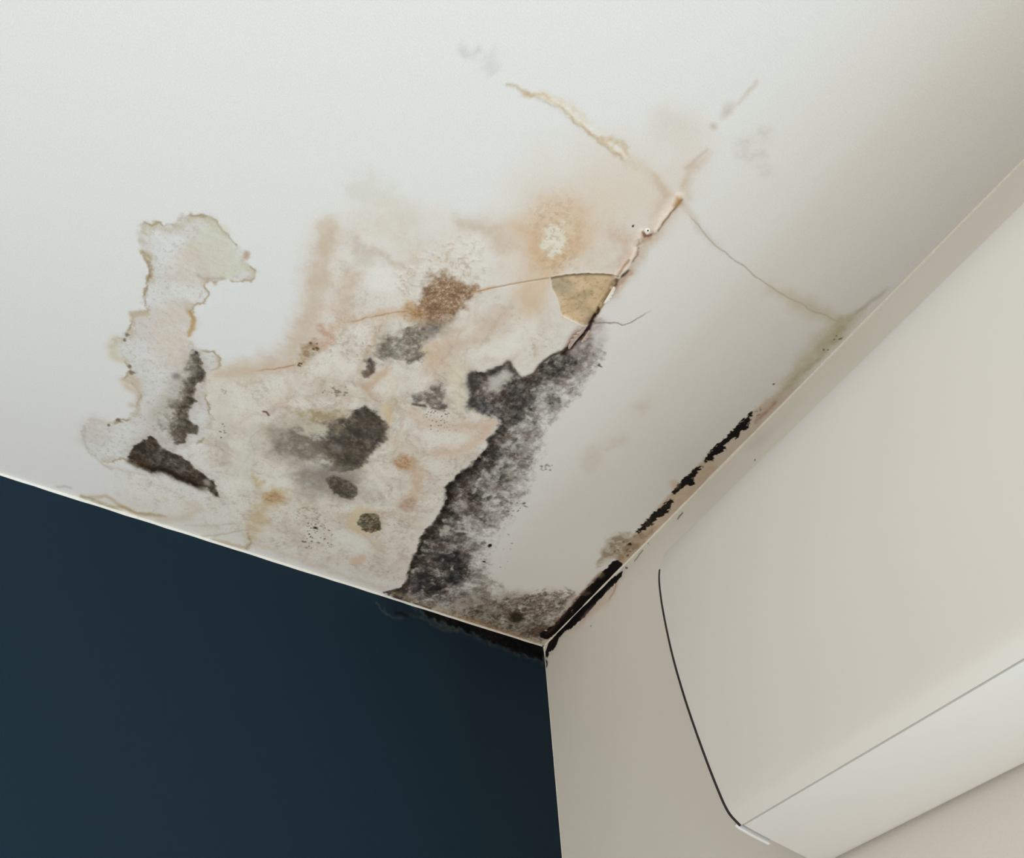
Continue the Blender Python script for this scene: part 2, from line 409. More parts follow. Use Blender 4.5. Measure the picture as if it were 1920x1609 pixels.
    c.area(ell(1066, 430, 14, 22, 10), (222, 210, 186), .7, soft=6, warp=7, wscale=12, seed=18, tex=.5, tscale=6)
    i, d, t = c.line([(1040, 415), (1045, 450), (1050, 480)], 60)
    c.mix(i, .35 * np.exp(-(d / 26) ** 2) * sm(.5, .7, fbm(c.u[i], c.v[i], 7, 4, 19, .7)), (170, 146, 110))
    c.h[i] += .8 * np.exp(-(d / 26) ** 2) * (fbm(c.u[i], c.v[i], 9, 3, 20) - .5)
    c.area([(975, 545), (1020, 535), (1035, 545), (1030, 575), (1000, 590), (978, 580)], (216, 193, 166), .5, soft=14, warp=8, seed=21)
    c.stroke([(636, 398), (612, 470), (592, 555), (572, 618), (540, 664), (470, 692), (400, 706)], (201, 182, 162), 12, .55, warp=9, seed=48, tex=.35, tscale=22, fade=(.1, .1))
    c.stroke([(700, 420), (740, 440), (770, 470), (760, 510)], (212, 202, 186), 14, .4, warp=9, seed=49, tex=.4)
    # lower pink veils
    c.stroke([(860, 660), (900, 620), (950, 590), (985, 575)], (205, 182, 164), 12, .55, warp=8, fade=(.2, .2), seed=22, tex=.3)
    c.stroke([(800, 700), (826, 690), (832, 660), (850, 640)], (206, 180, 160), 9, .5, warp=6, seed=23, tex=.3)
    c.stroke([(800, 790), (830, 800), (880, 800), (925, 795)], (212, 187, 167), 9, .65, warp=5, seed=24, fade=(.2, 0))
    c.stroke([(925, 795), (890, 830), (850, 848), (810, 850), (790, 842)], (214, 188, 168), 9, .65, warp=5, seed=25, fade=(.1, .2))
    c.stroke([(770, 770), (790, 800), (805, 790)], (210, 186, 166), 9, .5, warp=5, seed=26)
    c.stroke([(757, 872), (785, 880), (782, 905), (775, 930), (760, 950)], (207, 178, 150), 10, .75, warp=5, seed=27, tex=.35)
    c.area(ell(758, 866, 20, 15, -10), (178, 138, 100), .85, soft=7, warp=5, seed=28, tex=.5, tscale=6)
    c.area(ell(766, 946, 17, 11, -15), (176, 148, 132), .7, soft=7, warp=5, seed=29, tex=.6, tscale=6)
    c.area(ell(672, 1050, 14, 9, -20), (216, 188, 165), .8, soft=6, warp=4, seed=30)
    c.stroke([(720, 600), (690, 660), (674, 690), (675, 720), (690, 735)], (196, 172, 142), 4, .55, warp=4, seed=36, tex=.4)
    c.stroke([(725, 690), (700, 715), (688, 728)], (200, 168, 138), 5, .6, warp=4, seed=37)
    c.area(ell(810, 660, 14, 24, 25), (208, 180, 142), .6, soft=8, warp=6, seed=38, tex=.3)
    # ochre / olive smears left of centre
    c.area([(512, 912), (540, 918), (530, 945), (505, 960), (490, 1000), (470, 1025), (460, 1005), (470, 960), (495, 930)], (204, 182, 140), .7, soft=9, warp=8, seed=39, tex=.5, tscale=10)
    c.area(ell(512, 934, 16, 9, -10), (170, 130, 84), .75, soft=7, warp=6, seed=40, tex=.5, tscale=6)
    c.stroke([(466, 1000), (470, 1015), (463, 1028)], (150, 124, 88), 3, .6, warp=3, seed=42, tex=.5)
    c.stroke([(478, 895), (480, 912), (492, 905)], (190, 164, 112), 4, .6, warp=3, seed=43, tex=.4)
    c.area([(545, 770), (640, 768), (660, 775), (650, 795), (600, 795), (570, 785)], (158, 138, 96), .75, soft=9, warp=7, wscale=20, seed=44, tex=.55, tscale=10)
    c.area([(715, 770), (728, 755), (735, 780), (728, 800)], (216, 194, 158), .7, soft=6, warp=4, seed=45)
    c.area([(505, 800), (560, 800), (600, 840), (590, 870), (540, 868), (505, 850)], (158, 150, 132), .6, soft=14, warp=8, seed=46, tex=.5, tscale=12)
    c.area([(540, 890), (600, 870), (680, 880), (680, 935), (620, 930), (560, 935)], (164, 154, 142), .65, soft=16, warp=10, seed=47, tex=.45, tscale=14)
    c.area([(395, 720), (430, 735), (440, 800), (425, 830), (405, 800)], (214, 208, 196), .5, soft=12, warp=8, seed=48)
    # ---- wrinkled paper round the rust patch
    wr = [(745, 500), (800, 470), (880, 450), (920, 465), (900, 520), (880, 545), (800, 520), (770, 560), (745, 545)]
    i, d = c.sdf(wr, 60, 10, 30, 91); u, v = c.u[i], c.v[i]
    r = ridged(u + 6 * fbm(u, v, 20, 3, 95), v, 15, 4, 92); m = sm(12, -12, d)
    c.mix(i, m * .45 * sm(.6, .9, r), (166, 146, 120)); c.mix(i, m * .3 * sm(.5, .25, r), (230, 225, 214)); c.mix(i, m * .35 * sm(.5, .75, fbm(u, v, 14, 4, 97, .7)), (204, 188, 164)); c.h[i] += .9 * m * r
    wr2 = [(620, 640), (720, 605), (760, 600), (720, 640), (700, 680), (670, 690), (640, 670), (610, 660)]
    i, d = c.sdf(wr2, 60, 10, 30, 93); u, v = c.u[i], c.v[i]
    r = ridged(u, v, 20, 3, 94); m = sm(12, -12, d)
    c.mix(i, m * .45 * sm(.66, .88, r), (160, 140, 116)); c.h[i] += .6 * m * r
    # ---- rust patch
    rust = [(812, 518), (830, 516), (856, 530), (882, 533), (897, 548), (885, 560), (862, 572), (852, 590), (838, 602), (806, 606), (780, 602), (762, 588), (786, 566), (800, 540)]
    i, d = c.sdf(rust, 60, 9, 16, 101); u, v = c.u[i], c.v[i]
    g = .6 * fbm(u, v, 4.2, 4, 102, .8) + .4 * fbm(u, v, 18, 3, 104); m = sm(9, -7, d)
    tone = np.stack([np.interp(g, [.2, .45, .7], x) for x in ((96, 138, 172), (70, 106, 142), (52, 80, 112))], 1)
    mm = (m * sm(.98, .56, g) * .92)[:, None]; c.col[i] = c.col[i] * (1 - mm) + tone * mm; c.h[i] += .7 * m * g
    c.regions['rust'] = np.zeros(c.u.shape, bool); c.regions['rust'][i[d < 1]] = True
    c.area([(790, 606), (850, 594), (840, 622), (800, 640), (780, 630)], (150, 136, 118), .6, soft=10, warp=8, seed=105, tex=.5, tscale=8)
    c.area([(740, 590), (770, 560), (800, 585), (790, 606), (755, 600)], (196, 156, 110), .6, soft=8, warp=8, seed=103, tex=.6, tscale=7)
    # ---- orange hairline through the stain
    c.stroke([(380, 705), (430, 700), (480, 694), (520, 690), (556, 684), (572, 676)], (206, 182, 158), 7, .55, warp=3, seed=111, fade=(.2, 0))
    c.stroke([(470, 696), (515, 692), (540, 687), (560, 684)], (172, 128, 90), 1.1, .75, warp=2, seed=112, fade=(.35, .1))
    c.stroke([(600, 640), (640, 606), (690, 594), (725, 588), (762, 583)], (200, 164, 130), 6, .5, warp=3, seed=113, fade=(.2, 0), tex=.3)
    c.stroke([(640, 607), (700, 593), (725, 588), (765, 584)], (170, 132, 98), .9, .7, warp=2, seed=114, fade=(.3, 0), tex=.3)
    c.stroke([(892, 548), (915, 541), (925, 540)], (206, 172, 130), 2.2, .6, warp=1, seed=115)
    c.stroke([(896, 547), (920, 541), (960, 533), (1000, 526), (1034, 520)], (164, 132, 100), .75, .8, warp=.6, seed=116, h=-.5)
    c.area([(560, 655), (578, 640), (592, 640), (600, 652), (590, 668), (568, 675)], (148, 122, 88), .85, soft=7, warp=8, wscale=16, seed=117, tex=.55, tscale=8)
    c.stroke([(603, 615), (612, 628), (622, 636), (600, 650)], (192, 150, 124), 6, .7, warp=5, seed=118, tex=.4)
    c.specks(590, 648, 14, 10, 8, (88, 70, 46), (1, 2.4), 5); c.specks(566, 683, 8, 4, 6, (90, 66, 40), (.8, 1.6), 6)
    # ---- pale island, far left
    isl = [(264, 424), (270, 416), (296, 417), (312, 427), (326, 421), (336, 412), (337, 402), (348, 404), (358, 398), (363, 404), (392, 405), (402, 412), (420, 437), (442, 462), (460, 474),
           (466, 482), (463, 494), (476, 506), (481, 521), (470, 528), (442, 526), (426, 522), (416, 532), (404, 534), (390, 526), (386, 538), (392, 552), (382, 568), (366, 575), (356, 578), (364, 596), (364, 614),
           (356, 630), (353, 640), (372, 654), (400, 660), (415, 672), (412, 688), (392, 700), (382, 715), (392, 760), (400, 800), (380, 830), (340, 842), (300, 880), (255, 872), (225, 862), (200, 870), (170, 855), (156, 825), (157, 800),
           (172, 786), (200, 795), (225, 790), (245, 785), (258, 760), (262, 738), (246, 724), (228, 712), (236, 700), (244, 692), (232, 674), (222, 665), (207, 655), (210, 640), (232, 634), (238, 620), (246, 608), (243, 586),
           (258, 584), (276, 582), (268, 566), (268, 555), (276, 535), (281, 512), (278, 490), (264, 468), (260, 446)]
    i, d = c.sdf(isl, 50, 4, 14, 121); c.mark('island', i[d < 0])
    m = sm(2.5, -2.5, d); u, v = c.u[i], c.v[i]
    g = fbm(u, v, 60, 4, 122)
    tone = np.stack([np.interp(g, [.3, .5, .7], x) for x in ((219, 213, 210), (220, 212, 205), (219, 211, 201))], 1)
    mm = (m * .9)[:, None]; c.col[i] = c.col[i] * (1 - mm) + tone * mm
    e = np.exp(-((d + .5) / 1.5) ** 2) * sm(.45, .62, fbm(u, v, 45, 3, 123)); c.mix(i, e * .75, (160, 140, 108))
    e = np.exp(-((d + 4) / 4) ** 2) * sm(.5, .68, fbm(u, v, 30, 3, 124)); c.mix(i, e * .5, (190, 178, 150))
    c.mix(i, m * .4 * sm(.6, .75, fbm(u, v, 6, 4, 125, .7)), (184, 176, 164))
    c.h[i] -= .5 * m; c.h[i] += .5 * m * (fbm(u, v, 12, 4, 126) - .5)
    c.area([(340, 470), (365, 448), (400, 410), (440, 462), (462, 500), (440, 520), (415, 525), (385, 520)], (209, 210, 192), .75, soft=8, warp=6, seed=127)
    c.area([(325, 470), (360, 458), (390, 490), (388, 530), (350, 540), (318, 530), (318, 500)], (210, 199, 188), .7, soft=5, warp=7, seed=128, tex=.4, tscale=8)
    c.area([(290, 585), (320, 575), (350, 580), (362, 605), (354, 640), (360, 700), (300, 690), (285, 640)], (214, 201, 187), .7, soft=14, warp=8, seed=129, tex=.3)
    c.stroke([(355, 585), (363, 600), (361, 618), (354, 630)], (186, 144, 92), 2.4, .7, warp=2, seed=130)
    c.area([(243, 585), (275, 583), (280, 592), (252, 596), (250, 612)], (190, 172, 142), .7, soft=3, warp=2, seed=131)
    c.stroke([(276, 490), (282, 510), (276, 535), (269, 558), (272, 572)], (150, 128, 100), 1.2, .7, warp=2.5, wscale=9, seed=132, tex=.5)
    c.stroke([(264, 470), (272, 476), (280, 482)], (168, 150, 112), 2.4, .65, warp=2.5, seed=133, tex=.4)
    c.stroke([(372, 516), (385, 523), (402, 525), (418, 521)], (176, 162, 142), 2.4, .6, warp=2.5, seed=134, tex=.3)
    c.stroke([(398, 408), (412, 424), (430, 446), (442, 460)], (164, 150, 120), 1.1, .65, warp=2.5, wscale=8, seed=135, tex=.5)
    c.area(ell(463, 478, 6, 7), (182, 158, 136), .8, soft=3, warp=2, seed=136)
    c.stroke([(222, 637), (208, 652), (215, 670), (228, 676)], (204, 196, 174), 6, .7, warp=2, seed=137)
    c.stroke([(232, 712), (240, 728), (256, 735), (260, 720), (248, 706)], (204, 188, 168), 5, .75, warp=2, seed=138)
    c.stroke([(246, 760), (256, 762), (262, 742)], (198, 184, 168), 4, .6, warp=2, seed=139)
    for p in ((238, 628), (233, 638), (242, 687), (247, 699), (222, 789), (203, 796)): c.specks(*p, 2, 2, 2, (128, 116, 104), (1.6, 3), int(p[0]))
    c.stroke([(154, 830), (160, 800), (178, 785), (195, 790)], (214, 208, 206), 7, .7, warp=4, seed=140)
    c.stroke([(157, 800), (158, 825), (168, 850), (190, 868), (210, 880)], (194, 190, 184), 2, .7, warp=2, seed=141)
    c.stroke([(200, 872), (230, 882), (270, 890)], (198, 194, 186), 2.5, .5, warp=3, seed=142)
    c.area(ell(455, 695, 60, 16, -10), (212, 198, 178), .4, soft=14, warp=8, seed=143)
    # ---- streaks beside the navy wall
    c.stroke([(142, 928), (170, 936), (195, 946), (230, 962)], (162, 148, 112), 4, .75, warp=3, seed=151, w2=7, tex=.35, fade=(.1, .2))
    c.stroke([(160, 930), (200, 930), (225, 948), (262, 966), (300, 968)], (196, 176, 150), 4, .7, warp=3, seed=152, fade=(.2, .2))
    c.stroke([(225, 950), (262, 962), (295, 966), (310, 968)], (178, 152, 116), 3, .7, warp=3, seed=153)
    c.stroke([(300, 976), (350, 970), (372, 955), (355, 946)], (208, 196, 180), 8, .6, warp=5, seed=154)
    c.stroke([(380, 1005), (420, 1002), (470, 992)], (190, 184, 172), 2, .6, warp=3, seed=155)
    c.stroke([(350, 985), (400, 985), (440, 982)], (196, 190, 178), 2, .5, warp=3, seed=156)
    c.stroke([(400, 1012), (440, 1024), (462, 1028)], (186, 166, 136), 4, .6, warp=3, seed=157)
    c.stroke([(480, 1020), (560, 1048), (640, 1078), (720, 1104)], (206, 192, 172), 6, .5, warp=5, seed=158, tex=.4)
    c.stroke([(110, 914), (122, 912), (132, 915)], (188, 184, 182), 3, .6, warp=1, seed=159)
    # ---- upper hairline with tan halo
    c.stroke([(868, 88), (872, 98), (890, 103), (898, 95)], (196, 197, 196), 4, .55, warp=4, seed=161, tex=.4)
    c.stroke([(900, 105), (920, 122), (935, 140)], (204, 204, 202), 9, .5, warp=5, seed=162, fade=(.2, .3))
    c.stroke([(952, 160), (968, 162), (980, 172), (990, 175)], (190, 172, 150), 1.6, .6, warp=1.5, seed=163)
    c.area(ell(988, 176, 9, 5, 15), (206, 180, 156), .75, soft=4, warp=3, seed=164)
    c.stroke([(990, 175), (1018, 182), (1042, 192), (1060, 208), (1076, 226), (1100, 242), (1128, 264), (1150, 284), (1168, 296)], (194, 168, 132), 2.2, .75, warp=2.6, wscale=12, seed=165, tex=.35, w2=2.2)
    c.stroke([(1015, 178), (1045, 190), (1068, 196), (1080, 212), (1098, 232)], (216, 200, 174), 5, .55, warp=3, seed=166, tex=.5)
    c.stroke([(1130, 262), (1150, 262), (1170, 270), (1176, 288)], (196, 170, 132), 3, .6, warp=4, wscale=10, seed=167, tex=.5)
    c.stroke([(1168, 294), (1195, 310), (1220, 330), (1240, 352), (1256, 366)], (212, 198, 178), 6, .5, warp=4, seed=168, tex=.4)
    c.stroke([(1225, 330), (1240, 350), (1250, 362)], (204, 184, 158), 3, .5, warp=3, seed=169)
    i, m = c.stroke([(1010, 180), (1062, 208), (1100, 242), (1172, 296)], (230, 222, 206), 2.5, .3, warp=3, wscale=8, seed=170, h=.8)
    # ---- stains at the crack's head
    c.area([(1272, 368), (1280, 340), (1290, 315), (1310, 296), (1325, 285), (1312, 312), (1300, 340), (1290, 372)], (206, 186, 166), .75, soft=7, warp=5, seed=171, tex=.3)
    c.stroke([(1288, 312), (1308, 292), (1325, 282)], (196, 182, 166), 2.5, .5, warp=3, seed=172)
    c.area(ell(1362, 206, 8, 17, 30), (194, 186, 172), .7, soft=6, warp=4, seed=173, tex=.2)
    c.area(ell(1338, 236, 6, 6), (196, 182, 166), .7, soft=4, warp=2, seed=174)
    c.stroke([(1385, 195), (1400, 175), (1418, 156)], (204, 196, 182), 2.5, .6, warp=2, seed=175, tex=.4)
    c.area(ell(1270, 240, 34, 26, 30), (214, 208, 199), .5, soft=18, warp=10, seed=176)
    for q, a in (((1395, 270, 18, 14, 10), .5), ((1432, 258, 9, 16, 10), .55), ((1410, 290, 22, 8, 0), .5), ((1435, 320, 18, 8, 20), .4)):
        c.area(ell(*q), (202, 198, 192), a, soft=8, warp=6, wscale=16, seed=int(q[0]), tex=.5, tscale=8)
    # ---- hairlines on the right-hand ceiling
    c.stroke([(1278, 380), (1292, 400), (1310, 425), (1335, 455), (1370, 485)], (210, 198, 182), 4, .5, warp=3, seed=181, fade=(0, .4))
    c.stroke([(1284, 392), (1312, 430), (1345, 464), (1400, 504), (1440, 536), (1480, 560), (1530, 584), (1580, 606)], (168, 158, 144), .75, .7, warp=2, wscale=30, seed=182, fade=(.1, .05), h=-.2)
    c.area([(1440, 536), (1520, 565), (1585, 600), (1560, 640), (1500, 690), (1470, 720), (1520, 640), (1560, 612), (1500, 580)], (196, 190, 166), .7, soft=14, warp=7, seed=183)
    c.area([(1576, 596), (1600, 590), (1620, 580), (1600, 610), (1560, 650), (1500, 715), (1440, 770), (1420, 780), (1480, 710), (1540, 650)], (182, 174, 142), .8, soft=9, warp=6, seed=184, tex=.3)
    c.specks(1570, 636, 8, 7, 5, (110, 100, 74), (.8, 1.6), 8); c.specks(1545, 655, 8, 5, 4, (110, 100, 74), (.8, 1.5), 9)
    c.stroke([(1600, 592), (1640, 560), (1672, 536)], (186, 180, 176), 3, .6, warp=2, seed=185, fade=(.1, .3))
    c.stroke([(1114, 606), (1140, 607), (1152, 606), (1168, 610), (1184, 604), (1208, 590), (1230, 578)], (136, 122, 110), .8, .8, warp=1.5, wscale=14, seed=186, fade=(0, .35), h=-.4)
    for q in ((1205, 762, 14, 10, 0), (1150, 830, 22, 8, -25), (1110, 860, 16, 22, 20)):
        c.area(ell(*q), (204, 196, 184), .45, soft=12, warp=8, seed=int(q[0]), tex=.4)
    c.specks(1451, 721, 1, 1, 1, (90, 82, 74), (1.5, 1.8), 3); c.specks(1125, 685, 2, 2, 2, (96, 86, 80), (1.2, 2), 4)
    # ---- mould growths
    COLR = [(363, 658), (374, 666), (379, 690), (386, 702), (382, 714), (365, 722), (362, 745), (371, 754), (360, 760), (352, 769), (354, 787), (362, 797), (371, 801), (374, 808), (367, 814), (349, 815), (350, 828), (344, 833)]
    COLL = [(330, 838), (310, 828), (292, 806), (290, 780), (312, 748), (326, 715), (340, 688), (352, 664)]
    c.mold(COLR + COLL, (68, 62, 52), (144, 135, 121), dens=1.1, soft=4, warp=3, seed=201, name='column', gscale=8, left=COLR, right=COLL, prof_=(.95, .9, .78, .55, .25, 0), thr=.42)
    c.area([(312, 800), (345, 790), (372, 806), (350, 815), (348, 828), (335, 830), (318, 818)], (104, 98, 88), .45, soft=5, warp=3, seed=202, tex=.6, tscale=6)
    c.area([(285, 775), (310, 740), (340, 700), (350, 690), (330, 760), (300, 800)], (176, 168, 154), .5, soft=14, warp=8, seed=203, tex=.5)
    c.area(ell(330, 706, 7, 6), (128, 120, 112), .7, soft=4, warp=2, seed=204)
    i, d = c.mold([(236, 858), (246, 842), (262, 828), (282, 818), (291, 826), (303, 840), (332, 853), (356, 866), (366, 880), (385, 892), (403, 902), (406, 915), (412, 934),
            (400, 930), (385, 916), (362, 910), (340, 901), (318, 890), (300, 883), (285, 884), (268, 876), (256, 867)],
           (56, 49, 41), (128, 119, 107), dens=1.0, soft=4, warp=2.5, seed=205, name='wedge', gscale=9)
    c.stroke([(238, 859), (262, 872), (285, 882), (305, 882), (330, 893), (365, 908), (400, 926)], (30, 22, 13), 6, .9, warp=2.5, seed=206, tex=.3, fade=(.05, .25))
    c.stroke([(255, 866), (272, 873)], (96, 66, 34), 3, .6, warp=2, seed=207); c.area(ell(388, 905, 8, 5, 30), (176, 168, 160), .8, soft=3, warp=2, seed=208)
    c.specks(300, 775, 60, 30, 16, (150, 142, 132), (.6, 1.2), 10, .5)
    CENR = [(650, 786), (664, 772), (684, 762), (706, 770), (719, 790), (727, 803), (726, 821), (714, 836), (700, 845), (688, 852), (691, 866), (680, 876), (662, 884), (645, 890)]
    CENL = [(610, 884), (585, 872), (545, 864), (510, 856), (494, 838), (498, 812), (520, 798), (548, 790), (580, 786), (620, 784)]
    c.mold(CENR + CENL, (66, 60, 52), (142, 132, 116), dens=1.0, soft=6, warp=4, seed=211, name='centre', gscale=10, left=CENR, right=CENL, prof_=(.95, .92, .86, .74, .4, 0), thr=.42)
    c.area([(668, 772), (685, 764), (704, 772), (722, 802), (722, 820), (704, 838), (686, 850), (688, 866), (660, 878), (640, 870), (625, 850), (600, 850), (590, 835), (630, 820), (655, 800)], (66, 61, 54), .55, soft=8, warp=5, seed=212, tex=.6, tscale=14)
    c.area([(560, 868), (620, 880), (668, 880), (672, 900), (640, 930), (600, 925), (560, 900)], (132, 126, 118), .6, soft=14, warp=8, seed=229, tex=.4, tscale=12)
    c.area([(505, 808), (560, 812), (610, 830), (600, 862), (550, 858), (508, 846)], (122, 118, 106), .5, soft=10, warp=7, seed=230, tex=.5, tscale=12)
    c.area(ell(672, 815, 10, 8), (48, 46, 42), .6, soft=8, warp=5, seed=219, tex=.3)
    c.area([(592, 795), (606, 798), (618, 808), (600, 814), (586, 816), (568, 806), (560, 795)], (206, 202, 182), .85, soft=4, warp=3, seed=213)
    c.area(ell(634, 842, 12, 8, 20), (128, 120, 114), .7, soft=5, warp=4, seed=214)
    c.area([(600, 870), (660, 880), (640, 905), (600, 900)], (140, 134, 126), .6, soft=10, warp=5, seed=215, tex=.3)
    c.mold(ell(641, 915, 33, 18, 28), (76, 70, 63), (146, 138, 127), dens=.95, soft=5, warp=3, seed=216, name='oval', gscale=8)
    c.area(ell(684, 978, 34, 26, 10), (220, 200, 160), .6, soft=7, warp=4, seed=217)
    c.mold(ell(693, 981, 24, 19, 10), (76, 70, 54), (176, 168, 144), dens=.95, soft=3, warp=4, seed=218, name='spot', gscale=7, spread=.9)
    c.mold([(706, 650), (715, 632), (728, 628), (746, 630), (760, 614), (790, 610), (832, 606), (824, 622), (800, 642), (790, 656), (802, 664), (794, 680), (770, 685), (754, 680), (734, 676), (720, 680), (702, 668)],
           (94, 87, 78), (180, 171, 155), dens=.72, soft=6, warp=5, seed=221, name='patch', gscale=8)
    c.area([(708, 648), (730, 634), (735, 660), (750, 672), (720, 676), (702, 666)], (100, 95, 83), .45, soft=5, warp=4, seed=222, tex=.5, tscale=8)
    c.area([(798, 612), (826, 610), (815, 628), (798, 636)], (104, 94, 92), .55, soft=6, warp=4, seed=223, tex=.4, tscale=7)
    c.mold([(682, 676), (696, 670), (706, 680), (706, 692), (694, 706), (680, 712), (676, 700), (686, 690)], (76, 64, 60), (140, 124, 110), dens=.85, soft=4, warp=3, seed=224, name='purple', gscale=6)
    c.mold([(772, 742), (790, 736), (812, 724), (826, 712), (834, 722), (834, 745), (840, 762), (830, 770), (806, 764), (790, 760), (774, 758)], (92, 86, 82), (158, 148, 140), dens=.75, soft=7, warp=4, seed=225, name='small', gscale=6)
    c.stroke([(774, 757), (786, 760), (796, 763)], (70, 62, 54), 2, .8, warp=1.5, seed=226); c.stroke([(812, 766), (825, 768), (836, 763)], (84, 74, 66), 2.4, .75, warp=1.5, seed=227)
    c.specks(820, 785, 24, 24, 40, (84, 70, 62), (.5, 1.2), 11); c.specks(840, 808, 26, 12, 10, (96, 84, 76), (.5, .9), 12, .7)
    c.specks(630, 733, 26, 10, 26, (120, 104, 92), (.7, 2.2), 13, .6)
    c.specks(592, 985, 22, 16, 40, (96, 86, 78), (.5, 1.6), 14, .7); c.specks(598, 1010, 34, 24, 34, (80, 70, 66), (.6, 1.7), 15, .8); c.specks(591, 989, 4, 3, 3, (44, 38, 36), (1.2, 2.4), 16)
    c.specks(575, 965, 26, 14, 30, (150, 136, 116), (.8, 2.4), 17, .5)
    c.specks(418, 810, 6, 16, 7, (90, 86, 78), (.7, 1.5), 18); c.stroke([(494, 772), (500, 773), (504, 779)], (82, 44, 26), 1.4, .9, warp=.5, seed=228)
    c.specks(420, 735, 6, 6, 9, (150, 136, 122), (.6, 1.4), 19, .7); c.specks(740, 985, 14, 5, 8, (170, 160, 150), (.8, 1.6), 20, .6)
    c.specks(600, 850, 90, 60, 40, (150, 140, 124), (.6, 1.4), 21, .45)
    # main band along the crack
    bot = [(735, 1122), (780, 1140), (840, 1161), (900, 1182), (960, 1201), (1014, 1219)]
    band = MAIN_EDGE + bot + [(1030, 1200)] + BAND_R
    c.mold(band, (48, 43, 40), (150, 144, 137), dens=1.0, soft=5, warp=2.5, wscale=9, seed=231, left=MAIN_EDGE, right=BAND_R, name='band', gscale=9, spread=1.0, rec=1.0, low=.5, thr=.44, prof_=(.86, .76, .64, .5, .27, 0), halo=0, vary=.32, veil=.55)
    c.mold(MAIN_EDGE[26:] + [(800, 1110), (845, 1070), (870, 1010), (895, 970), (905, 930), (920, 880), (950, 830)], (26, 20, 16), (84, 76, 70), dens=.95, soft=4, warp=3, seed=232, halo=0, left=MAIN_EDGE[26:], reach=26, gscale=12, spread=1.3, rec=0, thr=.58)
    c.mold([(765, 1110), (790, 1050), (830, 1010), (870, 1030), (890, 1070), (850, 1110), (800, 1125)], (30, 29, 30), (110, 104, 102), dens=.8, soft=16, warp=8, seed=233, halo=0, gscale=14, spread=1.3, rec=0, thr=.55)
    c.mold([(878, 700), (895, 698), (905, 715), (912, 740), (935, 735), (960, 720), (985, 712), (1010, 725), (1000, 780), (960, 800), (935, 782), (905, 778), (880, 758)], (46, 43, 42), (136, 130, 126), dens=.75, soft=6, warp=5, seed=234, halo=0, gscale=9, rec=0, spread=1.1)
    c.stroke([(885, 704), (884, 722), (888, 742), (884, 760)], (52, 50, 46), 7, .75, warp=3, seed=235, tex=.4)
    c.stroke([(908, 702), (930, 692), (944, 688), (953, 680), (958, 692), (972, 706)], (66, 60, 56), 3.5, .8, warp=2, seed=236, tex=.3)
    c.area([(912, 712), (935, 700), (952, 700), (958, 712), (940, 724), (920, 730)], (204, 204, 198), .85, soft=6, warp=5, seed=237)
    c.stroke([(1068, 648), (1055, 659), (1030, 671), (1012, 684)], (54, 46, 34), 2.2, .8, warp=1.5, seed=238)
    c.stroke([(1008, 690), (1002, 702), (985, 708)], (78, 62, 54), 3, .7, warp=2, seed=239)
    c.area([(880, 1120), (960, 1110), (1040, 1112), (1085, 1120), (1060, 1150), (1018, 1212), (960, 1200), (890, 1178), (820, 1152)], (160, 150, 138), .6, soft=18, warp=9, seed=246, tex=.4, tscale=14)
    # growth toward the corner, along the navy wall
    c.mold([(900, 1130), (960, 1115), (1030, 1105), (1075, 1110), (1060, 1140), (1022, 1206), (960, 1200), (900, 1181), (830, 1157)], (56, 48, 38), (160, 150, 134), dens=.66, soft=16, warp=6, seed=241, halo=0, name='corner', gscale=8, spread=1.2, rec=0)
    c.area(ell(968, 1158, 13, 11), (38, 30, 24), .85, soft=7, warp=4, seed=242)
    c.area([(1000, 1180), (1024, 1170), (1034, 1178), (1014, 1196), (985, 1190)], (70, 52, 42), .75, soft=6, warp=5, seed=243, tex=.45, tscale=6)
    c.stroke([(735, 1112), (800, 1136), (870, 1160), (940, 1184), (1008, 1205)], (184, 162, 126), 5, .55, warp=4, seed=244, tex=.35)
    c.stroke([(870, 1158), (930, 1178), (985, 1196)], (150, 112, 92), 4, .5, warp=4, seed=245, tex=.5)
    c.specks(919, 1023, 1, 1, 2, (24, 18, 18), (3.0, 3.4), 22); c.specks(907, 1054, 2, 2, 2, (30, 24, 24), (1.6, 2.2), 23)
    c.specks(960, 950, 30, 10, 22, (96, 90, 88), (.8, 2.4), 24, .6); c.specks(1025, 878, 14, 8, 16, (110, 106, 102), (.8, 3), 25, .5)
    c.specks(900, 1000, 70, 90, 60, (110, 104, 102), (.6, 1.6), 26, .5)
    # strip of joint compound beside the white wall: pinkish, black along its inner edge
    inner = [(1440, 748), (1406, 776), (1370, 812), (1330, 851), (1298, 884), (1266, 917), (1240, 945), (1195, 998), (1160, 1046), (1128, 1078), (1080, 1126), (1040, 1172), (1018, 1194)]
    outer = [(1024, 1206), (1060, 1172), (1110, 1120), (1165, 1064), (1270, 960), (1350, 878), (1480, 745), (1500, 722)]
    c.area(inner + outer, (206, 190, 174), .75, soft=4, warp=2, seed=251)
    i, d = c.area(inner[3:9] + outer[3:6], (196, 176, 150), .6, soft=6, warp=4, seed=252, tex=.4)
    c.h[i] -= .0 * d
    c.mold([(1410, 772), (1408, 786), (1402, 792), (1404, 800), (1386, 812), (1390, 818), (1372, 822), (1358, 836), (1362, 842), (1340, 855), (1334, 864), (1322, 866), (1320, 862), (1330, 850), (1370, 811)],
           (14, 10, 8), (60, 48, 40), dens=1.5, soft=1.8, warp=4, wscale=6, seed=253, halo=0, name='upper_strip', rec=0, gscale=8)
    c.mold([(1312, 872), (1318, 876), (1304, 884), (1312, 888), (1298, 896), (1304, 908), (1290, 910), (1275, 918), (1264, 926), (1258, 922), (1285, 896)],
           (14, 10, 8), (70, 56, 46), dens=1.45, soft=1.8, warp=4, wscale=6, seed=254, halo=0, name='middle_strip', rec=0, gscale=8)
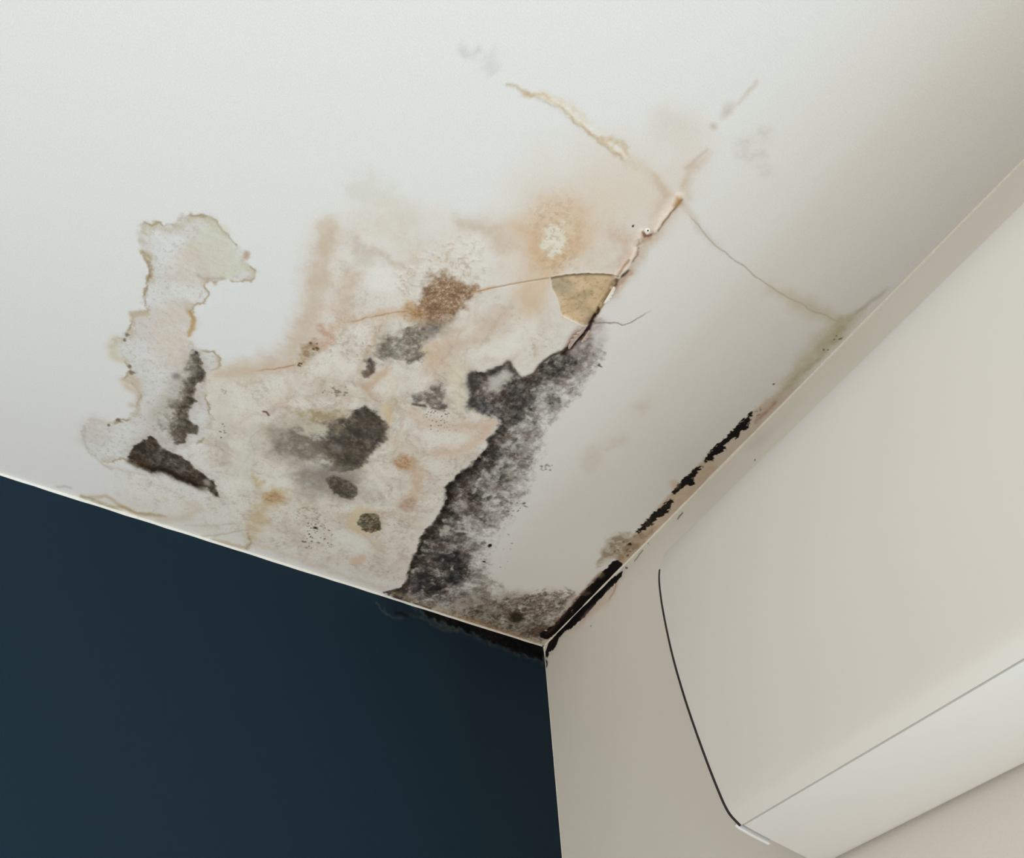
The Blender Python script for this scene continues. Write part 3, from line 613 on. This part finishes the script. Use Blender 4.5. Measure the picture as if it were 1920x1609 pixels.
    c.mold([(1256, 936), (1264, 938), (1258, 950), (1250, 964), (1232, 972), (1222, 984), (1204, 996), (1196, 999), (1192, 997), (1225, 962)],
           (26, 22, 16), (80, 74, 60), dens=1.3, soft=2.2, warp=4, wscale=6, seed=255, halo=0, name='lower_strip', rec=0, gscale=8)
    c.area([(1140, 1012), (1162, 998), (1180, 1002), (1200, 1000), (1225, 990), (1200, 1025), (1170, 1052), (1150, 1046), (1120, 1060), (1128, 1040)], (140, 124, 98), .75, soft=8, warp=7, wscale=18, seed=256, tex=.5, tscale=12)
    c.specks(1180, 1021, 2, 2, 2, (24, 20, 16), (2, 2.6), 27); c.specks(1165, 1030, 24, 16, 16, (96, 78, 58), (1, 2.6), 28, .6)
    c.mold([(1150, 1052), (1160, 1050), (1167, 1058), (1164, 1068), (1140, 1096), (1110, 1124), (1080, 1154), (1058, 1174), (1040, 1190), (1026, 1200), (1014, 1196), (1012, 1188), (1040, 1172), (1080, 1126), (1128, 1076)],
           (9, 7, 6), (64, 44, 34), dens=1.6, soft=2, warp=2, wscale=8, seed=257, halo=0, name='corner_strip', rec=0, gscale=12)
    c.stroke([(1122, 1080), (1080, 1126), (1045, 1168), (1026, 1188)], (88, 60, 48), 3.5, .75, warp=2, seed=258, tex=.45)
    c.area(ell(1128, 1078, 8, 5, -45), (120, 104, 72), .7, soft=4, warp=3, seed=259); c.area(ell(1098, 1114, 9, 4, -20), (112, 92, 80), .6, soft=3, warp=3, seed=260)
    c.specks(1074, 1146, 3, 3, 3, (180, 176, 170), (.8, 1.4), 29); c.specks(1026, 1181, 4, 2, 3, (214, 186, 180), (1.4, 2.2), 30)
    c.specks(1420, 772, 12, 16, 14, (120, 100, 90), (.6, 1.6), 31, .6)
    c.stroke([(1455, 752), (1430, 778), (1418, 792)], (156, 126, 110), 3, .6, warp=2, seed=261, tex=.4)
    c.area(ell(1264, 908, 10, 9), (206, 184, 160), .6, soft=6, warp=3, seed=262)
    # ---- bare patch where a flake came off
    i, d = c.sdf(FLAKE, 40, .8, 6, 271); u, v = c.u[i], c.v[i]
    m = sm(.7, -.7, d)
    g = fbm(u, v, 26, 5, 272, .6); g2 = fbm(u, v, 6, 4, 273, .65)
    tone = np.stack([np.interp(g, [.25, .5, .75], x) for x in ((184, 206, 216), (165, 182, 192), (132, 146, 158))], 1)
    tone = tone - 20 * sm(.58, .8, g2)[:, None]
    mm = m[:, None]; c.col[i] = c.col[i] * (1 - mm) + tone * mm
    c.regions['bare'] = np.zeros(c.u.shape, bool); c.regions['bare'][i[d < 0]] = True
    i2, d2, _ = c.line([(1034, 524), (1050, 535), (1062, 545)], 30, 4, 10); c.mix(i2, .5 * np.exp(-(d2 / 10) ** 2) * m[np.searchsorted(i, i2)] if np.isin(i2, i).all() else 0 * d2, (158, 150, 134))
    c.h[i] = c.h[i] * (1 - m) - 3.4 * m
    c.stroke([(1035, 524), (1060, 519), (1100, 516), (1130, 517), (1158, 520)], (112, 98, 76), 1.6, .6, warp=.5, seed=274)  # shade under the paint lip, painted as a thin brown line
    c.stroke([(1156, 522), (1140, 548), (1120, 584), (1104, 608)], (124, 104, 72), 2.0, .5, warp=1, seed=275)
    # fresh paint lip round it
    e = np.exp(-((d - 1.0) / .9) ** 2); c.mix(i, e * .7, (238, 222, 200)); c.h[i] += .4 * e
    # ---- crack down the taped joint
    ridge = [(1274, 370), (1262, 384), (1252, 396), (1240, 412), (1228, 430)]
    ridge2 = [(1205, 438), (1198, 452), (1192, 466), (1186, 482), (1176, 496), (1166, 508), (1156, 520)]
    c.stroke([(1268, 386), (1250, 402), (1236, 424), (1222, 446), (1204, 462), (1196, 484), (1180, 506), (1166, 522), (1150, 548)], (196, 172, 150), 8, .6, warp=4, seed=281, tex=.3)
    c.area([(1240, 350), (1252, 368), (1236, 396), (1222, 410), (1228, 380)], (204, 180, 160), .55, soft=9, warp=5, seed=282)
    c.stroke([(1150, 440), (1175, 452), (1180, 480), (1160, 505)], (204, 176, 156), 11, .6, warp=6, seed=283, tex=.3)
    for r_ in (ridge, ridge2):
        i, m = c.stroke(r_, (238, 227, 215), 4.4, .95, warp=1.5, seed=284, h=3.5); c.mark('ridge', i[m > .3])
    c.stroke([(1277, 374), (1268, 388), (1256, 399), (1247, 412), (1234, 432)], (136, 102, 66), 1.5, .85, warp=1.2, seed=285, tex=.3)
    c.area([(1262, 382), (1268, 368), (1276, 366), (1278, 378), (1266, 390)], (176, 140, 96), .85, soft=3, warp=2, seed=286)
    c.area([(1202, 440), (1208, 434), (1212, 442), (1222, 442), (1222, 448), (1206, 456), (1196, 458)], (172, 134, 108), .8, soft=3, warp=2, seed=287, tex=.35)
    c.stroke([(1205, 435), (1209, 441), (1216, 442), (1221, 440)], (112, 78, 56), 1.6, .85, warp=1, seed=288)
    c.stroke([(1197, 450), (1194, 466), (1196, 474), (1186, 490)], (140, 110, 92), 1.6, .75, warp=2, wscale=6, seed=289, tex=.3)
    c.stroke([(1178, 486), (1166, 506), (1158, 516)], (150, 118, 96), 1.4, .7, warp=1.2, seed=290)
    c.area([(1164, 516), (1176, 506), (1180, 508), (1172, 518), (1164, 522)], (70, 56, 52), .9, soft=2, warp=1.5, seed=291)
    c.stroke([(1182, 512), (1172, 522), (1164, 530), (1156, 538), (1146, 550)], (190, 158, 140), 3, .8, warp=2, wscale=6, seed=292)
    c.stroke([(1158, 524), (1154, 534), (1150, 538)], (92, 70, 44), 2.4, .85, warp=1, seed=293)
    c.stroke([(1150, 540), (1140, 556), (1132, 568), (1126, 578)], (222, 210, 186), 2.4, .9, warp=2.5, wscale=5, seed=294)
    c.stroke([(1146, 544), (1130, 570), (1120, 588)], (128, 104, 62), 1.6, .8, warp=1, seed=295)
    c.stroke([(1124, 580), (1113, 602), (1104, 616), (1090, 632), (1078, 644), (1066, 656), (1056, 664)], (42, 24, 14), 1.4, .9, w2=3.2, warp=1.6, wscale=8, seed=296, h=-2)
    c.stroke([(1112, 608), (1098, 632), (1070, 662)], (118, 100, 96), 11, .5, warp=5, seed=297, tex=.4)
    i, m = c.stroke([(1121, 584), (1112, 602), (1104, 616), (1090, 632), (1078, 644), (1066, 656), (1056, 664)], (34, 19, 11), 1.2, .9, w2=2.6, warp=1.6, wscale=8, seed=296); c.mark('crack', i[m > .35])
    c.area([(1076, 622), (1084, 614), (1076, 634), (1064, 652), (1056, 660), (1062, 646)], (176, 146, 130), .8, soft=4, warp=2, seed=298)
    c.area([(1110, 640), (1135, 620), (1130, 650), (1100, 680), (1080, 690)], (150, 140, 134), .45, soft=14, warp=8, seed=299, tex=.5)
    # pin holes
    for p in ((1187, 424),):
        j = c.box([c.T(*p)], 6); q = c.T(*p); dd = np.hypot(c.u[j] - q[0], c.v[j] - q[1]); c.mix(j, sm(1.7, 1.0, dd), (16, 14, 12))
    lum = c.col @ np.array([.3, .6, .1]); c.col = lum[:, None] + (c.col - lum[:, None]) * .97
    # ---- overall plaster texture, very low
    c.h += .10 * (N(70, 3, 301) - .5)

# ------------------------------------------------------------------ ceiling
def grid(u, v, flip=False):
    nu, nv = len(u), len(v)
    gu, gv = np.meshgrid(u, v, indexing='ij')
    i = (np.arange(nu - 1)[:, None] * nv + np.arange(nv - 1)[None, :]).ravel()
    q = np.stack([i, i + nv, i + nv + 1, i + 1], 1)
    return gu.ravel(), gv.ravel(), q[:, ::-1] if flip else q

def split(base, parts, co, col, quads, regions, mat, kind, label, cat):
    """the surface as one mesh, with each growth or bare patch cut out as a part of its own"""
    own = np.full(len(quads), -1)
    for k, (key, name, label) in enumerate(parts):
        r = regions[key]; own[(r[quads].sum(1) >= 3)] = k
    root = link(base, grid_mesh(base, co, col, quads[own < 0]), mat)
    tag(root, label, cat, kind=kind)
    for k, (key, name, label) in enumerate(parts):
        if (own == k).sum() < 3: continue
        tag(link(name, grid_mesh(name, co, col, quads[own == k]), mat, root), label)
    return root

STEP = 0.00105
du = np.concatenate([np.arange(0, 0.90, STEP), [0.95, 1.1, 1.5, 2.2, 3.2]])
dv = np.concatenate([np.arange(0, 1.00, STEP), [1.05, 1.2, 1.6, 2.3, 4.2]])
gu, gv, quads = grid(du, dv, True)
cv = Canvas(gu * 1000, gv * 1000, lambda px, py: tuple(at(px, py, 2, 0.0)[:2] * 1000))
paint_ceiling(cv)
edge = np.clip(np.minimum(gu, gv) / 0.004, 0, 1)
co = np.stack([gu, gv, -cv.h / 1000.0 * edge], 1)
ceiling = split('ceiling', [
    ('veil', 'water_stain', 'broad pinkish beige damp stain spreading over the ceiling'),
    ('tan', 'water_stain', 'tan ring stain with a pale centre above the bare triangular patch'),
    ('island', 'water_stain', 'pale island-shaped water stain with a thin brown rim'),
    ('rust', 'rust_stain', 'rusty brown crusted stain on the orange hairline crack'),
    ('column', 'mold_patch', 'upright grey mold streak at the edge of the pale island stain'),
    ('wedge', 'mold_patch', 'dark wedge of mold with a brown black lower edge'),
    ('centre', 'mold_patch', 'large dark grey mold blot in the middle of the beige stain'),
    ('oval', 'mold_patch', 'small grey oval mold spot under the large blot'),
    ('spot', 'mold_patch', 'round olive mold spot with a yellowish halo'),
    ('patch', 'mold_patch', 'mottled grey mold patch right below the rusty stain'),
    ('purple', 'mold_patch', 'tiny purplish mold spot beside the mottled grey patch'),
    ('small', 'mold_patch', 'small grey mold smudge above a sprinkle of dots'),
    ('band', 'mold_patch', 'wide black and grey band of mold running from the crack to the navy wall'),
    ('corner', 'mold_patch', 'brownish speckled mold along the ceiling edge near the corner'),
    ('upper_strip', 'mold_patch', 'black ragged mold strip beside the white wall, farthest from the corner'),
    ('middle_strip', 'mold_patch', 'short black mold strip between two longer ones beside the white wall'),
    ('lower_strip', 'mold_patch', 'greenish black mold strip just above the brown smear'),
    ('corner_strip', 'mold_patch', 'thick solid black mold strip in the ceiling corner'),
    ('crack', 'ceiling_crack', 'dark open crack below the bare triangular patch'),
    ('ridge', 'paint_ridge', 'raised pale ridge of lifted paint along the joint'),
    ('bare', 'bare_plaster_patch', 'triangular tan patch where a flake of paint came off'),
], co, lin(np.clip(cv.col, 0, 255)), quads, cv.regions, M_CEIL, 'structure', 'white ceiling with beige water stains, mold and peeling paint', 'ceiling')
backing('slab', (0, 0, 0.007), (3.2, 4.2, 0.12), M_CEIL, (.7, .7, .7), ceiling)

# curled shreds of paint paper hanging from the open joint
def shred(path, width, drop, curl, mat, name, label):
    bm = bmesh.new(); rows = []
    P = [at(px, py, 2, 0.0) for px, py in path]; n = len(P)
    for k, p in enumerate(P):
        a = P[max(k - 1, 0)]; b = P[min(k + 1, n - 1)]; t = (b - a) / (np.linalg.norm(b - a) + 1e-9)
        s = np.array([-t[1], t[0], 0.0]); t01 = k / (n - 1)
        w = width * (math.sin(math.pi * (0.12 + 0.80 * t01)) ** .7) * (1 + .25 * math.sin(9.1 * k))
        row = []
        for j in range(7):
            f = j / 6; ang = curl * f
            row.append(bm.verts.new(p + s * w * (math.sin(ang) / max(curl, .01) * 1.6) + np.array([0, 0, -0.0015 - drop * (1 - math.cos(ang)) * (.6 + .4 * math.sin(3 * t01 + 1))])))
        rows.append(row)
    for k in range(n - 1):
        for j in range(6): bm.faces.new((rows[k][j], rows[k + 1][j], rows[k + 1][j + 1], rows[k][j + 1]))
    o = bm_link(name, bm, mat, ceiling)
    m = o.modifiers.new('thickness', 'SOLIDIFY'); m.thickness = .0005; m.offset = 0
    return tag(o, label)

def dense(pts, n):
    pts = np.array(pts, float); d = np.r_[0, np.cumsum(np.hypot(*np.diff(pts, axis=0).T))]; t = np.linspace(0, d[-1], n)
    return np.stack([np.interp(t, d, pts[:, 0]), np.interp(t, d, pts[:, 1])], 1)

shred(dense([(1099, 614), (1090, 626), (1078, 640), (1068, 654)], 12), .009, .004, 2.0, M_PAPER, 'paint_shred', 'pinkish shred of paper curling out of the open crack')
shred(dense([(1104, 618), (1096, 630), (1088, 640)], 9), -.004, .003, 1.7, M_PAPER, 'paint_shred', 'narrow pale shred next to the longer curled one')
shred(dense([(1150, 536), (1140, 553), (1131, 568)], 11), -.004, .002, 1.6, M_PLASTER, 'paint_shred', 'frayed white fringe along the right side of the bare patch')

bm = bmesh.new(); p = at(1213, 434, 2, 0.0)
bmesh.ops.create_uvsphere(bm, u_segments=28, v_segments=14, radius=1.0, matrix=Matrix.Translation(Vector(p)) @ Matrix.Diagonal((.0040, .0040, .0022, 1)))
pop = bm_link('nail_pop', bm, M_PLASTER, ceiling); tag(pop, 'round white bump with a black pin hole on the joint')
bm = bmesh.new(); p2 = at(1215.0, 432.5, 2, -0.0019)
bmesh.ops.create_uvsphere(bm, u_segments=12, v_segments=8, radius=.0009, matrix=Matrix.Translation(Vector(p2)))
tag(bm_link('pin_hole', bm, M_HOLE, pop), 'tiny black pin hole')

# ------------------------------------------------------------------ navy wall (y = 0)
def paint_navy(c):
    g = (74, 86, 84)
    c.stroke([(706, 1130), (715, 1142), (724, 1150), (736, 1158), (752, 1160), (760, 1150)], (66, 74, 70), 2.2, .85, warp=2.5, wscale=10, seed=501, tex=.3)
    c.stroke([(722, 1140), (724, 1152)], (66, 74, 70), 1.8, .7, warp=2, seed=502)
    c.stroke([(770, 1152), (790, 1158), (804, 1166), (815, 1176), (832, 1182), (850, 1184), (862, 1180)], (62, 68, 62), 3.2, .8, warp=3, wscale=10, seed=503, tex=.4)
    c.area([(806, 1160), (825, 1162), (850, 1178), (830, 1182), (812, 1172)], (58, 64, 58), .7, soft=4, warp=4, seed=504, tex=.4)
    c.area([(715, 1125), (760, 1140), (800, 1152), (775, 1158), (740, 1155)], (34, 44, 48), .7, soft=5, warp=4, seed=505, tex=.3)
    c.stroke([(742, 1149), (752, 1150), (760, 1154)], (10, 14, 16), 3, .8, warp=2, seed=506)
    c.mold([(765, 1128), (820, 1146), (880, 1166), (960, 1190), (1018, 1208), (1018, 1240), (960, 1220), (900, 1196), (860, 1178), (815, 1164)], (3, 5, 6), (28, 34, 36), dens=1.0, soft=7, warp=5, seed=507, name='navy_edge', rec=0, gscale=9)
    c.specks(905, 1190, 30, 8, 40, (52, 60, 62), (.6, 1.4), 51, .5)
wu = np.concatenate([np.arange(0, 0.50, .0015), [.6, .9, 1.6, 3.2]])
wv = np.concatenate([[-2.5, -1.6, -.8, -.3], np.arange(-.12, 0.0001, .0015)])
a, b, q = grid(wu, wv, True)
cn = Canvas(a * 1000, b * 1000, lambda px, py: tuple(at(px, py, 1, 0.0)[[0, 2]] * 1000), clean=NAVY_RGB)
paint_navy(cn)
wall_left = split('wall_left', [('navy_edge', 'mold_patch', 'black mold fringe at the top of the navy wall')],
                  np.stack([a, np.zeros_like(a), b], 1), lin(np.clip(cn.col, 0, 255)), q[:, ::-1], cn.regions, M_NAVY, 'structure', 'dark navy blue wall under the stained ceiling', 'wall')
backing('wall_body', (-.1, -.1, -2.5), (3.2, -.0005, 0.0), M_NAVY, lin(NAVY_RGB), wall_left)

# ------------------------------------------------------------------ white wall (x = 0)
def paint_white(c):
    c.mold([(1168, 1070), (1166, 1080), (1148, 1100), (1136, 1112), (1110, 1140), (1096, 1158), (1084, 1166), (1074, 1176), (1060, 1184), (1048, 1196), (1044, 1208), (1036, 1220), (1030, 1222), (1027, 1233), (1023, 1232), (1024, 1219), (1030, 1204), (1060, 1170), (1100, 1130), (1140, 1090)],
           (8, 7, 6), (60, 54, 50), dens=1.6, soft=1.2, warp=2.2, wscale=7, seed=521, name='wall_mold', rec=0, gscale=9)
    c.area([(1160, 1090), (1150, 1112), (1140, 1134), (1120, 1145), (1100, 1165), (1080, 1180), (1090, 1160), (1130, 1120)], (206, 186, 172), .7, soft=9, warp=5, seed=522, tex=.3)
    c.stroke([(1155, 1098), (1150, 1112), (1144, 1122)], (178, 140, 118), 3, .6, warp=2, seed=523, tex=.3)
    c.stroke([(1280, 962), (1274, 968), (1271, 973)], (96, 88, 80), 1.6, .8, warp=1, seed=524)
    c.stroke([(1205, 1032), (1196, 1044), (1190, 1052)], (110, 102, 94), 1.4, .7, warp=1, seed=525)
    c.specks(1174, 1065, 2, 2, 2, (30, 26, 22), (1.6, 2.2), 52); c.specks(1220, 1020, 6, 4, 3, (150, 140, 130), (.8, 1.2), 53)
    c.specks(1416, 862, 1, 1, 1, (90, 84, 80), (1.4, 1.6), 54); c.specks(1108, 1174, 1, 1, 1, (110, 104, 100), (1.4, 1.6), 55); c.specks(1297, 1013, 1, 1, 1, (150, 144, 138), (1.4, 1.6), 56)
    c.area([(1400, 838), (1440, 802), (1480, 765), (1500, 750), (1470, 790), (1420, 845)], (206, 200, 192), .4, soft=10, warp=6, seed=526)
    c.stroke([(1498, 738), (1520, 716), (1545, 694)], (160, 152, 126), 2, .7, warp=3, seed=527, tex=.5); c.area(ell(1492, 752, 10, 8, -40), (200, 192, 166), .5, soft=7, warp=4, seed=528)
    c.specks(1540, 702, 8, 4, 6, (120, 110, 86), (.7, 1.4), 57)
    c.stroke([(1022, 1236), (1026, 1243), (1025, 1250)], (14, 14, 16), 2.2, .9, warp=1.5, wscale=4, seed=529)
wu = np.concatenate([np.arange(0, 0.62, .0011), [.7, .9, 1.6, 4.2]])
wv = np.concatenate([[-2.5, -1.6, -.8, -.3], np.arange(-.11, 0.0001, .0011)])
a, b, q = grid(wu, wv)
cw = Canvas(a * 1000, b * 1000, lambda px, py: tuple(at(px, py, 0, 0.0)[1:] * 1000), clean=(219, 218, 212))
paint_white(cw)
wall_right = split('wall_right', [('wall_mold', 'mold_patch', 'thin black mold line on the white wall under the sealant')],
                   np.stack([np.zeros_like(a), a, b], 1), lin(np.clip(cw.col, 0, 255)), q, cw.regions, M_WALL, 'structure', 'plain white wall that carries the air conditioner', 'wall')
backing('wall_body', (-.1, 0, -2.5), (-.0005, 4.2, 0.0), M_WALL, (.7, .7, .67), wall_right)

# ------------------------------------------------------------------ sealant beads along the edges
def bead(name, pts, mat, label, n=6):
    """rounded bead swept along pts of (position along the edge, radius a, radius b, frame)"""
    bm = bmesh.new(); rows = []
    for c, ra, rb, ea, eb in pts:
        rows.append([bm.verts.new(c + ea * ra * math.cos(t) ** 1.0 * 1.0 + eb * rb * math.sin(t)) for t in [math.pi / 2 * j / n for j in range(n + 1)]] + [bm.verts.new(c)])
    for r0, r1 in zip(rows, rows[1:]):
        m = len(r0)
        for j in range(m): bm.faces.new((r0[j], r0[(j + 1) % m], r1[(j + 1) % m], r1[j]))
    bm.faces.new(rows[0]); bm.faces.new(rows[-1][::-1])
    return tag(bm_link(name, bm, mat, None, angle=60), label, 'trim', kind='structure')
rs = np.random.RandomState(3); ex, ey, ez = np.eye(3)
ys = np.concatenate([np.linspace(.004, .62, 150), np.linspace(.66, 3.1, 30)])
wob = np.interp(ys, np.linspace(0, 3.2, 200), rs.rand(200))
bead('trim_1', [(np.array([0, y, 0]), (.0012 + .0012 * w) * (.55 if y < .13 else 1), (.0014 + .0022 * w) * (.6 if y < .13 else 1), ex, -ez) for y, w in zip(ys, wob)], M_TRIM, 'thin white sealant bead between ceiling and white wall')
xs = np.concatenate([np.linspace(.004, .9, 150), np.linspace(.95, 3.1, 20)])
wob = np.interp(xs, np.linspace(0, 3.2, 160), rs.rand(160))
bead('trim_2', [(np.array([x, 0, 0]), .0012 + .0006 * w, .0030 + .0012 * w, ey, -ez) for x, w in zip(xs, wob)], M_EDGE, 'narrow bright paint edge along the top of the navy wall')
zs = np.concatenate([np.linspace(-.003, -.035, 14), np.linspace(-.05, -.6, 20)])
wob = np.interp(-zs, np.linspace(0, .7, 60), rs.rand(60))
bead('trim_3', [(np.array([0, 0, z]), .0006 + .0003 * w + .004 * math.exp(z / .010), .0006 + .002 * math.exp(z / .010), ey, ex) for z, w in zip(zs, wob)], M_TRIM, 'hairline upright seam where navy wall meets white wall')

# ------------------------------------------------------------------ air conditioner on the white wall
PROFILE = [(.060, -.164), (.088, -.169), (.110, -.182), (.129, -.206), (.145, -.244), (.153, -.284), (.1575, -.331), (.1595, -.385), (.1575, -.436), (.153, -.480),
           (.1465, -.524), (.140, -.556), (.1365, -.5675), (.132, -.575), (.122, -.5832)]
FLAP = [(.1215, -.5835), (.108, -.5875), (.094, -.5908), (.067, -.5968), (.040, -.6025), (.022, -.6055), (.012, -.6050), (.008, -.6000)]
def spline(pts, n):
    P = np.array(pts); P = np.vstack([2 * P[0] - P[1], P, 2 * P[-1] - P[-2]]); out = []
    for i in range(1, len(P) - 2):
        for t in np.linspace(0, 1, n, endpoint=False):
            p0, p1, p2, p3 = P[i - 1:i + 3]
            out.append(.5 * ((2 * p1) + (-p0 + p2) * t + (2 * p0 - 5 * p1 + 4 * p2 - p3) * t * t + (-p0 + 3 * p1 - 3 * p2 + p3) * t ** 3))
    out.append(P[-2]); return np.array(out)
def offset(line, d):
    t = np.gradient(line, axis=0); t /= np.linalg.norm(t, axis=1)[:, None]
    return line + np.stack([t[:, 1], -t[:, 0]], 1) * d
def shell(line, out, thick, y0, y1, rnd=.0012):
    """a curved sheet: the profile line pushed out, given thickness, swept from y0 to y1 with eased ends"""
    bm = bmesh.new(); rows = []
    for y, k in ((y0, rnd), (y0 + rnd * .3, rnd * .3), (y0 + rnd, 0), (y1 - rnd, 0), (y1 - rnd * .3, rnd * .3), (y1, rnd)):
        o = offset(line, out - k); i = offset(line, out - thick)
        ring = np.vstack([o, i[::-1]])
        rows.append([bm.verts.new((x, y, z)) for x, z in ring])
    for r0, r1 in zip(rows, rows[1:]):
        m = len(r0)
        for j in range(m): bm.faces.new((r0[j], r0[(j + 1) % m], r1[(j + 1) % m], r1[j]))
    m = len(line)
    for r in (rows[0], rows[-1]):
        for j in range(m - 1): bm.faces.new((r[j], r[j + 1], r[2 * m - 2 - j], r[2 * m - 1 - j]))
    return bm
AY0, AY1 = .520 * K, .520 * K + .95
front = spline(PROFILE, 8) * K; flap = spline(FLAP, 8) * K
SIGN = -1.0 if offset(front, .01)[len(front) // 2][0] < front[len(front) // 2][0] else 1.0
def sh(line, out, thick, y0, y1, rnd=.0012): return shell(line, out * SIGN, thick * SIGN, y0, y1, rnd * SIGN if False else rnd) if SIGN > 0 else shell(line[::-1], out, thick, y0, y1, rnd)
ac = bpy.data.objects.new('air_conditioner', None); COL.objects.link(ac)
tag(ac, 'white rounded air conditioner mounted on the white wall under the moldy ceiling', 'air conditioner')
bm_link('front_panel', sh(front, 0, .004, AY0, AY1), M_AC, ac)
fl = flap.copy(); fl[0] = fl[0]
tag(bm_link('air_flap', sh(flap[1:], 0, .004, AY0 + .0018, AY1 - .0018), M_FLAP, ac), 'cool white air flap on the underside')
# inner casing, slightly smaller than the shell
ring = np.vstack([offset(front, -.0052 * SIGN), offset(flap[1:], -.0052 * SIGN)])
ring = np.vstack([[.003, ring[0][1]], ring, [.003, ring[-1][1]]])
bm = bmesh.new(); rows = [[bm.verts.new((x, y, z)) for x, z in ring] for y in (AY0 + .003, AY1 - .003)]
for j in range(len(ring)): bm.faces.new((rows[0][j], rows[0][(j + 1) % len(ring)], rows[1][(j + 1) % len(ring)], rows[1][j]))
bm.faces.new(rows[0]); bm.faces.new(rows[1][::-1])
tag(bm_link('casing', bm, M_GREY, ac), 'grey inner casing seen through the seams')
# top cover closing the case to the wall
bm = bmesh.new(); z = PROFILE[0][1] * K; add_box(bm, (.002, AY0, z - .004), (PROFILE[0][0] * K + .001, AY1, z)); bm_link('top_cover', bm, M_AC, ac)
# dark seal between the shell and the end caps, and the end caps themselves
both = np.vstack([front, flap[1:]])
k0 = int(np.argmax(front[:, 1] < -.232 * K)); k1 = len(front)
for side, label in ((0, 'left'), (1, 'right')):
    ya, yb = (AY0 - .0022, AY0 - .0001) if side == 0 else (AY1 + .0001, AY1 + .0022)
    tag(bm_link('seal', sh(both[k0:k1], .0003, .006, ya, yb, .0002), M_DARK, ac), 'thin dark seal along the end of the front panel')
    ya, yb = (AY0 - .0058, AY0 - .0023) if side == 0 else (AY1 + .0023, AY1 + .0058)
    c0 = len(front) - 3
    cap = sh(both[c0:k1 + 20], .0006, .008, ya, yb, .0008)
    bm_link('end_cap', cap, M_FLAP, ac)
